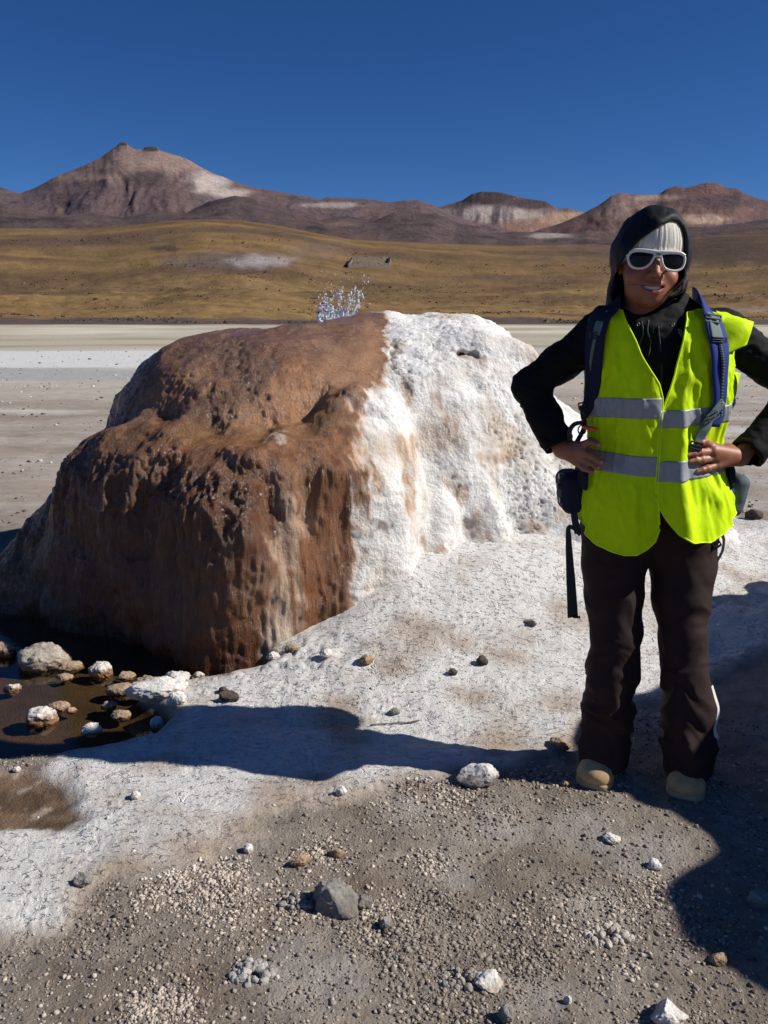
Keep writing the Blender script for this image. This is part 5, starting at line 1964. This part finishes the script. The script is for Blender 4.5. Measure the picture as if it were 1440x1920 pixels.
def patch(c00, c10, c11, c01, bulge, nu=26, nv=26, fl=0.004):
    u, v = np.meshgrid(np.linspace(0, 1, nu), np.linspace(0, 1, nv), indexing='ij')
    u, v = u.ravel()[:, None], v.ravel()[:, None]
    V = (1 - u) * (1 - v) * c00 + u * (1 - v) * c10 + u * v * c11 + (1 - u) * v * c01
    V = V + np.sin(u * PI) * np.sin(v * PI) * np.asarray(bulge) + fl * fbm(V * 22, 3)[:, None] * np.array([0.4, 1, 0.6])
    return V, grid_faces(nu, nv)


# stiff shoulder flap and the back panel blown out past the waist
grids.append(patch(P(1342, 583, 2.47), P(1413, 604, 2.50), P(1399, 646, 2.46), P(1352, 668, 2.40), (0.02, -0.03, 0.015)))
grids.append(patch(P(1342, 583, 2.47), P(1413, 604, 2.50), P(1400, 612, 2.60), P(1340, 596, 2.60), (0.0, 0, 0.02)))
grids.append(patch(P(1345, 690, 2.60), P(1388, 700, 2.66), P(1372, 762, 2.66), P(1344, 795, 2.60), (0.012, -0.02, 0), fl=0.006))
V, Fl = join(grids)
t = NT('fluorescent_fabric')
fcol = t.mixc(tuple([0.66, 0.94, 0.0]), t.grey(t.rng(t.noise(40, 4), 0.3, 0.7, 0.92, 1.05)), 1.0, 'MULTIPLY')
bm_ = t.bump(t.n('ShaderNodeTexWave', Vector=t.coord(), Scale=500.0).outputs[0], 0.1, 0.0006, t.bump(t.noise(30, 4), 0.25, 0.006))
t.set(Base_Color=fcol, Roughness=0.7, Normal=bm_)
t.b.inputs['Specular IOR Level'].default_value = 0.2
tr = t.n('ShaderNodeBsdfTranslucent', Color=(0.7, 1.0, 0.0, 1))
t.t.links.new(t.n('ShaderNodeMixShader', _0=0.10, _1=t.b.outputs[0], _2=tr.outputs[0]).outputs[0], t.out.inputs[0])
vest = build('vest', V, Fl, t.m, person)
md = vest.modifiers.new('thick', 'SOLIDIFY')
md.thickness = 0.002

# grey reflective bands sewn on
t = NT('reflective_tape')
t.set(Base_Color=t.mixc(tuple(S(150, 154, 158)), t.grey(t.rng(t.noise(80, 4), 0.3, 0.7, 0.9, 1.08)), 1.0, 'MULTIPLY'), Roughness=0.5, Metallic=0.15, Normal=t.bump(t.noise(30, 4), 0.25, 0.006))


def band(ph0, ph1, vt0, vt1, h, n=80):
    ph = np.linspace(ph0, ph1, n)
    v0 = np.linspace(vt0, vt1, n)
    tt = np.linspace(0, 1, 12)
    V = vest_xyz(ph[:, None] + 0 * tt[None], v0[:, None] + h * tt[None], 0.0022).reshape(-1, 3)
    b = build('reflective_band', V, grid_faces(n, 12), t.m, vest)
    b.modifiers.new('thick', 'SOLIDIFY').thickness = 0.0012


band(-1.75, fy(1239, 765), 752, 744, 38)
band(fy(1234, 780), 1.75, 768, 756, 33)
band(-1.75, fy(1231, 870), 852, 853, 37)
band(fy(1233, 870), 1.75, 862, 846, 38)
band(1.75, 2 * PI - 1.75, 756, 752, 36)
V, Fl = patch(P(1345.5, 735, 2.595), P(1381, 741, 2.653), P(1374.5, 768, 2.653), P(1345, 772, 2.595), (0.012, -0.022, 0), 20, 10, 0.006)
build('reflective_band', V - np.array([0, 0.003, 0]), Fl, t.m, vest)
# edge binding of the front openings and hem
t2 = vest.data.materials[0]
ph, vg = panel(LEFTC, 130, 150)
parts = [tube(np.vstack([vest_xyz(ph[40:, 0], vg[40:, 0], 0.001), vest_xyz(ph[-1, ::6], vg[-1, ::6], 0.001)[1:]]), 0.0028, 6), tube(vest_xyz(ph[:, -1], vg[:, -1], 0.001), 0.0028, 6)]
ph, vg = panel(RIGHTC, 140, 150)
parts += [tube(np.vstack([vest_xyz(ph[:70, 0], vg[:70, 0], 0.001)[::-1], vest_xyz(ph[0, ::6], vg[0, ::6], 0.001)[1:]]), 0.0028, 6), tube(vest_xyz(ph[:, -1], vg[:, -1], 0.001), 0.0028, 6)]
V, Fl = join(parts)
build('binding', V, Fl, plain('vest_binding', (0.74, 1.0, 0.0), 0.6, 0.3, 0.05), vest)

# ---- jacket details in the neck opening
def jack_front(u, v, off=0.0):
    y = np.linspace(2.30, 2.60, 301)
    pts = np.array([P(u, v, k) for k in y])
    i = int(np.argmax(jacket_sdf(pts) < 0))
    return P(u, v, y[max(i, 1)] - off)


cordm = plain('dark_cord', S(52, 54, 58), 0.6, 0.4, 0.1)
for pts in ([(1203, 602), (1206, 625), (1199, 650), (1203, 684)], [(1216, 600), (1214, 622), (1220, 640), (1216, 668)]):
    V, Fl = tube(catmull([jack_front(u, v, 0.004) for u, v in pts], 16), 0.0022, 6)
    build('drawcord', V, Fl, cordm, jacket)
V, Fl = tube(catmull([jack_front(u, v, 0.001) for u, v in ((1234, 612), (1238, 650), (1241, 700), (1240, 742))], 30), 0.0022, 6)
build('zip', V, Fl, cordm, jacket)
for u, v in ((1197, 608), (1262, 609)):
    c = jack_front(u, v, 0.003)
    a_ = np.linspace(0, 2 * PI, 14, endpoint=False)
    V, Fl = tube(c + np.stack([0.004 * np.cos(a_), 0 * a_, 0.004 * np.sin(a_)], 1), 0.0012, 6, closed=True)
    build('eyelet', V, Fl, plain('eyelet_metal', S(150, 150, 150), 0.3, 0.5, 0.02, metal=0.8), jacket)
parts = []
for k, r_ in enumerate((1.0, 0.72, 0.44)):
    pts = []
    for q_ in np.linspace(0, 1, 10):
        an = PI / 2 * q_
        pts.append(jack_front(1271 + 13 * r_ * math.sin(an) + (1 - r_) * 1.0, 629 - 12 * r_ * math.cos(an) + 4 * q_, 0.002))
    parts.append(tube(pts, 0.0011, 5))
V, Fl = join(parts)
build('chest_emblem', V, Fl, plain('grey_embroidery', S(150, 150, 154), 0.7, 0.3, 0.05), jacket)

# ---- trousers
LEGR = [(1150, 985, 62, 2.54), (1150, 1060, 62, 2.535), (1152, 1120, 57, 2.52), (1154, 1190, 49, 2.50), (1149, 1260, 50, 2.49), (1142, 1330, 50, 2.49), (1133, 1385, 46, 2.49), (1131, 1436, 44, 2.465)]
LEGL = [(1282, 985, 64, 2.54), (1280, 1060, 63, 2.525), (1277, 1120, 57, 2.50), (1280, 1190, 47, 2.47), (1282, 1260, 43, 2.45), (1289, 1330, 50, 2.44), (1292, 1385, 51, 2.43), (1289, 1449, 45, 2.405)]


def legs(L):
    pts, rad = [], []
    for u, v, hw_, y in L:
        p = P(u, v, y)
        pts.append(p)
        rad.append(0.95 * hw_ * y / FPX / ray(u, v)[1])
    return pts, rad


def trousers_sdf(Q):
    d = None
    for L in (LEGR, LEGL):
        pts, rad = legs(L)
        e = chain(Q, pts, rad, 0.012)
        d = e if d is None else smin(d, e, 0.010)
    d = smin(d, ell(Q, P(1222, 975, 2.545), (0.19, 0.13, 0.12)), 0.05)
    low = sstep(0.75, 0.1, Q[:, 2])
    q = Q.astype(F32)
    wq = fbm(q * np.array([5, 5, 4], F32) + 8, 2)
    g = ridged(np.stack([q[:, 0] * 4 + q[:, 2] * 5 + wq, q[:, 1] * 5, q[:, 2] * 7.5 + 1.4 * wq], 1) + 2, 2) - 0.62
    n = fbm(q * np.array([9, 9, 14], F32), 3)
    d = d - (0.003 + 0.026 * low) * g - 0.005 * n
    d = smax(d, -(Q[:, 2] - 0.035 - 0.02 * fbm(q * np.array([9, 9, 0], F32), 2)), 0.012)
    return d * 0.9


tV, tF = surface(trousers_sdf, (0.4, 2.2, -0.02), (1.15, 2.85, 1.0), 0.0055, margin=1.8)
tV = smooth_mesh(tV, tF, 1, 0.4)
trous = build('trousers', tV, tF, plain('brown_trousers', S(48, 35, 33), 0.8, 0.2, 0.12, 40, 300, 0.25, 0.001), person)
_tk = [P(1325, 1286, 2.415), P(1334, 1306, 2.41), P(1340, 1335, 2.405), P(1341, 1362, 2.40), P(1334, 1385, 2.40)]
pts = []
for p in catmull(_tk, 24):
    xs = np.linspace(p[0] - 0.05, p[0] + 0.06, 120)
    qq = np.stack([xs, np.full(120, p[1]), np.full(120, p[2])], 1)
    ins = np.where(trousers_sdf(qq) < 0)[0]
    pts.append(np.array([xs[ins[-1]] + 0.002 if len(ins) else p[0], p[1], p[2]]))
pts = smooth_pts = np.array(pts)
pts[1:-1] = (pts[:-2] + pts[1:-1] + pts[2:]) / 3
V, Fl = ribbon(pts, [0.014, 0.024, 0.020], 0.003, (0.75, -0.66, 0))
build('side_stripe', V, Fl, plain('white_piping', S(214, 210, 206), 0.7, 0.3, 0.06), trous)

# ---- boots
def boot(ank, toe_px, toe_y, name='boot'):
    toe = P(*toe_px, toe_y)
    d2 = (toe - ank)[:2]
    d2 = np.append(d2 / np.linalg.norm(d2), 0)
    sd2 = np.array([-d2[1], d2[0], 0])
    gz_ = float(GH(toe[0], toe[1])[0])
    heel = np.array([ank[0], ank[1], gz_]) - d2 * 0.105
    base = heel.copy()
    RM = np.stack([sd2, d2, [0, 0, 1]], 1)   # local x side, y forward, z up

    def upper(Q):
        l = (Q - base) @ RM
        d = cap(l, (-0.020, 0.198, 0.028), (0.020, 0.198, 0.028), 0.036)
        d = smin(d, ell(l, (0, 0.17, 0.036), (0.053, 0.075, 0.040)), 0.012)
        d = smin(d, cap(l, (0, 0.05, 0.046), (0, 0.17, 0.040), 0.046, 0.042), 0.02)
        d = smin(d, cap(l, (0, 0.06, 0.07), (0, 0.055, 0.13), 0.046, 0.048), 0.03)
        d = smin(d, cap(l, (0, 0.13, 0.060), (0, 0.085, 0.10), 0.034, 0.040), 0.02)
        d = d - 0.002 * fbm((l * 25).astype(F32), 3)
        return smax(d, -(l[:, 2] - 0.014), 0.004)

    def sole(Q):
        l = (Q - base) @ RM
        o = np.hypot(np.maximum(np.abs(l[:, 0]) - 0.012 - 0.010 * sstep(0.05, 0.2, l[:, 1]), 0), np.maximum(np.maximum(l[:, 1] - 0.204, 0.035 - l[:, 1]), 0)) - 0.034
        return smax(o, np.abs(l[:, 2] - 0.008) - 0.0105, 0.004)

    lo, hi = base - 0.36, base + 0.36
    lo[2], hi[2] = gz_ - 0.02, gz_ + 0.24
    bt = empty(name, base - np.array(person.location), person)
    V, Fc = surface(upper, lo, hi, 0.004)
    up_ = build('upper', V, Fc, M_suede, bt)
    V, Fc = surface(sole, lo, hi, 0.004)
    build('sole', V, Fc, M_sole, bt)
    parts = []
    for k in range(4):
        y0 = 0.150 - 0.024 * k
        pl = []
        for s in np.linspace(-1, 1, 9):
            yb = y0 + 0.008 * s * (1 if k % 2 else -1)
            zz = np.linspace(0.16, 0.03, 140)
            ll = np.stack([np.full(140, s * 0.026), np.full(140, yb), zz], 1)
            dd = upper(base + ll @ RM.T)
            i = int(np.argmax(dd < 0))
            pl.append(base + RM @ np.array([s * 0.026, yb, zz[i] + 0.002]))
        parts.append(tube(pl, 0.0026, 6))
    V, Fl = join(parts)
    build('lace', V, Fl, cordm, bt)
    pl = []
    for s in np.linspace(-1, 1, 17):
        zz = np.linspace(0.13, 0.012, 140)
        ll = np.stack([np.full(140, s * 0.046), np.full(140, 0.176 - 0.022 * s * s), zz], 1)
        i = int(np.argmax(upper(base + ll @ RM.T) < 0))
        if i:
            pl.append(base + RM @ np.array([s * 0.046, 0.176 - 0.022 * s * s, zz[i] + 0.0012]))
    V, Fl = tube(pl, 0.0022, 6)
    build('toe_seam', V, Fl, M_seam, bt)


M_suede = plain('tan_suede', S(182, 154, 114), 0.85, 0.2, 0.30, 28, 260, 0.3, 0.001)
M_seam = plain('dark_stitching', S(128, 102, 70), 0.85, 0.2, 0.1)
M_sole = plain('boot_sole', S(176, 152, 116), 0.8, 0.3, 0.15, 40)
boot(ANR, (1104, 1468), 2.355)
boot(ANL, (1283, 1492), 2.30)

# ================================================================== BACKPACK
pack = empty('backpack', (WAIST[0], 2.78, 0.72))
tag(pack, 'navy and grey backpack worn over the vest, its padded straps in front of the shoulders', 'backpack')
M_navy = plain('navy_fabric', S(22, 28, 52), 0.75, 0.3, 0.15, 60, 300, 0.3, 0.001)
M_blue = plain('blue_padding', S(28, 50, 124), 0.75, 0.3, 0.12, 60, 300, 0.3, 0.001)
M_web = plain('grey_green_webbing', S(98, 114, 112), 0.7, 0.3, 0.08, 90, 500, 0.3, 0.001)
M_dark = plain('black_webbing', S(36, 38, 40), 0.6, 0.4, 0.08, 90, 500, 0.3, 0.001)
M_buck = plain('grey_buckle', S(96, 106, 104), 0.4, 0.5, 0.04)
M_black = plain('black_buckle', S(22, 22, 24), 0.35, 0.5, 0.04)


def bag(Q):
    c = P(1235, 760, 2.80)
    d = rbox(Q, (c[0], 2.69, 1.10), (0.15, 0.065, 0.26), 0.05)
    d = smin(d, rbox(Q, (c[0], 2.75, 1.00), (0.11, 0.03, 0.13), 0.03), 0.02)
    return d - 0.006 * fbm((Q * 12).astype(F32), 3)


V, Fc = surface(bag, (0.4, 2.5, 0.7), (1.3, 3.05, 1.5), 0.01)
build('bag', V, Fc, M_navy, pack)


def on_vest(pts, off, n=40):
    out = []
    for p in pts:
        u, v = p[:2]
        out.append(P(u, v, p[2]) if len(p) > 2 else vest_pt(u, v, off))
    return catmull(out, n)


def nrm_of(pts):
    c = np.stack([np.array([P(1233, 700, 2.525)[0], 2.525, 0])] * len(pts))
    n = pts - c
    n[:, 2] = 0
    n = n / np.linalg.norm(n, axis=1)[:, None]
    return n * 0.75 + np.array([0, -0.45, 0.1])


def strap(path, width, mat, off=0.012, thick=0.008, puff=0.007, name='shoulder_strap', parent=pack, n=46):
    p = on_vest(path, off, n)
    V, Fl = ribbon(p, width, thick, nrm_of(p), puff=puff)
    return build(name, V, Fl, mat, parent), p


def buckle(c, w, h, ang, mat, name, parent, nrm=(0.2, -1, 0.1)):
    """ladder lock: frame with a bar"""
    n = np.array(nrm, float)
    n /= np.linalg.norm(n)
    a = np.array([math.cos(ang), 0, math.sin(ang)])
    a -= n * (a @ n)
    a /= np.linalg.norm(a)
    b = np.cross(n, a)
    rot = np.stack([a, n, b], 1)
    ps = [bbox(c + a * w, (h * 0.12, 0.003, h), rot, 0.0012), bbox(c - a * w, (h * 0.12, 0.003, h), rot, 0.0012)]
    for k in (-1, 0, 1):
        ps.append(bbox(c + b * h * 0.86 * k + n * 0.001, (w, 0.0034, h * 0.2), rot, 0.0012))
    V, Fl = join(ps)
    return build(name, V, Fl, mat, parent, smooth=False)


# strap on the shaded shoulder (left in the photo)
sl, p = strap([(1163, 570, 2.56), (1147, 574, 2.49), (1132, 592), (1124, 625), (1121, 665), (1117, 705), (1110, 745), (1099, 785)], [0.062, 0.068, 0.066, 0.056, 0.040], M_navy, 0.011, 0.006, 0.004)
wb, p = strap([(1140, 582), (1132, 605), (1127, 628)], 0.026, M_web, 0.018, 0.003, 0, 'webbing', sl, 20)
wb, p = strap([(1127, 628), (1122, 660), (1114, 700), (1104, 745)], 0.010, M_web, 0.018, 0.003, 0, 'webbing', sl, 30)
buckle(vest_pt(1127, 630, 0.022), 0.015, 0.009, 0.1, M_black, 'adjuster', sl)
buckle(vest_pt(1103, 768, 0.022), 0.013, 0.011, 0.15, M_black, 'adjuster', sl)
strap([(1097, 770), (1094, 790), (1088, 812), (1078, 835, 2.50)], [0.022, 0.02], M_dark, 0.016, 0.003, 0, 'webbing', sl, 24)
lp = catmull([P(1094, 792, 2.46), P(1078, 795, 2.45), P(1069, 806, 2.45), P(1068, 822, 2.46), P(1074, 838, 2.475)], 24)
V, Fl = ribbon(lp, [0.012, 0.014, 0.018], 0.002, (-0.5, -0.85, 0))
build('webbing', V, Fl, M_dark, sl)
a_ = np.linspace(0, 2 * PI, 22, endpoint=False)
V, Fl = tube(P(1091, 806, 2.44) + np.stack([0.011 * np.cos(a_), 0 * a_, 0.013 * np.sin(a_)], 1), 0.0022, 6, closed=True)
build('ring', V, Fl, M_black, sl)
cw = P(1105, 803, 2.415)
V1 = tube(catmull([P(1092, 800, 2.43), cw, P(1119, 805, 2.40)], 12), [0.004, 0.0055, 0.006, 0.006, 0.006, 0.006, 0.006, 0.006, 0.006, 0.006, 0.0055, 0.005], 8)
build('whistle', V1[0], V1[1], plain('orange_plastic', S(226, 70, 28), 0.4, 0.5, 0.05), sl)

# strap on the sunlit shoulder (right in the photo)
sr, p = strap([(1300, 560, 2.58), (1312, 569, 2.51), (1325, 588), (1333, 620), (1337, 660), (1340, 705), (1341, 750), (1336, 800)], [0.070, 0.080, 0.076, 0.060, 0.042], M_blue, 0.012, 0.006, 0.004)
strap([(1311, 571, 2.485), (1321, 588), (1327, 612), (1330, 634)], 0.042, M_web, 0.021, 0.003, 0, 'webbing', sr, 24)
buckle(vest_pt(1320, 597, 0.026), 0.023, 0.011, -0.12, M_buck, 'adjuster', sr)
buckle(vest_pt(1330, 637, 0.024), 0.022, 0.007, -0.05, M_black, 'adjuster', sr)
strap([(1332, 640), (1336, 680), (1339, 730), (1340, 780)], 0.012, M_dark, 0.021, 0.004, 0, 'webbing', sr, 40)
dz = on_vest([(1332, 642), (1336, 680), (1339, 730), (1340, 778)], 0.024, 26)
sv1, sf1 = ico(1)
V, Fl = join([(sv1 * np.array([0.0042, 0.002, 0.0026]) + q, sf1) for q in dz])
build('daisy_chain', V, Fl, M_web, sr)
# load strap running down to the hip belt
strap([(1342, 752), (1330, 770), (1322, 785), (1315, 802), (1308, 822), (1305, 838)], [0.026, 0.026, 0.034, 0.034, 0.030], M_web, 0.020, 0.003, 0, 'webbing', sr, 40)
buckle(vest_pt(1324, 778, 0.026), 0.017, 0.011, 0.5, M_buck, 'adjuster', sr)
buckle(vest_pt(1300, 833, 0.020), 0.018, 0.011, -0.2, M_black, 'adjuster', sr)

# hip belt, pouches at both sides, loose strap ends
hp = [vest_xyz(ph, 905, 0.012) for ph in np.linspace(1.2, 2 * PI - 1.2, 40)]
V, Fl = ribbon(np.array(hp), 0.075, 0.010, np.array([[math.sin(ph), -math.cos(ph), 0] for ph in np.linspace(1.2, 2 * PI - 1.2, 40)]), puff=0.008)
belt = build('hip_belt', V, Fl, M_navy, pack)


def pouch(u, v, y, hw_, hh, mat, tilt):
    c = P(u, v, y)
    rot = np.array(Matrix.Rotation(tilt, 3, 'Y'))

    def f(Q):
        d = rbox(Q, c, (hw_, 0.06, hh), 0.026, rot)
        return d - 0.004 * fbm((Q * 22).astype(F32), 3)
    V, Fc = surface(f, c - 0.14, c + 0.14, 0.005)
    o = build('hip_pouch', V, Fc, mat, belt)
    q = (np.array([[-1, -0.062, 0.55], [1, -0.062, 0.6]]) * np.array([hw_ * 0.9, 1, hh])) @ rot.T + c
    return o, c


po, c1 = pouch(1070, 920, 2.56, 0.036, 0.064, M_navy, R(-8))
for v0, u0 in ((893, 1054), (912, 1050), (938, 1055)):
    V, Fl = bbox(P(u0, v0, 2.53), (0.010, 0.012, 0.008), None, 0.003)
    build('buckle', V, Fl, M_black, belt)
po, c2 = pouch(1372, 925, 2.56, 0.030, 0.064, plain('grey_fabric', S(84, 96, 104), 0.75, 0.3, 0.12, 60, 300, 0.3, 0.001), R(10))
V, Fl = ribbon(catmull([P(1357, 885, 2.49), P(1362, 905, 2.485), P(1371, 925, 2.49)], 16), 0.030, 0.006, (0.7, -0.7, 0), puff=0.006)
build('belt_wing', V, Fl, M_blue, belt)
# long loose end hanging on the left, loop on the right
V, Fl = ribbon(catmull([P(1075, 948, 2.52), P(1078, 975, 2.50), P(1084, 1000, 2.48)], 16), [0.02, 0.024], 0.003, (-0.5, -0.85, 0))
build('webbing', V, Fl, M_dark, belt)
V, Fl = ribbon(catmull([P(1088, 1003, 2.47), P(1075, 990, 2.47), P(1066, 990, 2.47), P(1066, 1010, 2.47), P(1068, 1050, 2.47), P(1071, 1100, 2.47), P(1074, 1157, 2.47)], 60), [0.012, 0.012, 0.016, 0.022, 0.030, 0.035], 0.0025, (0.25, -0.95, 0.05))
build('loose_strap', V, Fl, M_dark, belt)
V, Fl = bbox(P(1081, 1157, 2.47), (0.011, 0.004, 0.003), None, 0.001)
build('strap_tip', V, Fl, M_black, belt)
V, Fl = ribbon(catmull([P(1334, 1006, 2.46), P(1350, 1000, 2.47), P(1357, 1012, 2.48), P(1354, 1034, 2.48), P(1342, 1058, 2.47), P(1334, 1090, 2.46), P(1327, 1130, 2.45), P(1318, 1176, 2.44)], 60), [0.014, 0.014, 0.014, 0.016, 0.02], 0.0025, (0.6, -0.8, 0))
build('loose_strap', V, Fl, M_dark, belt)
buckle(P(1343, 1020, 2.45), 0.012, 0.012, 0.6, M_black, 'buckle', belt)
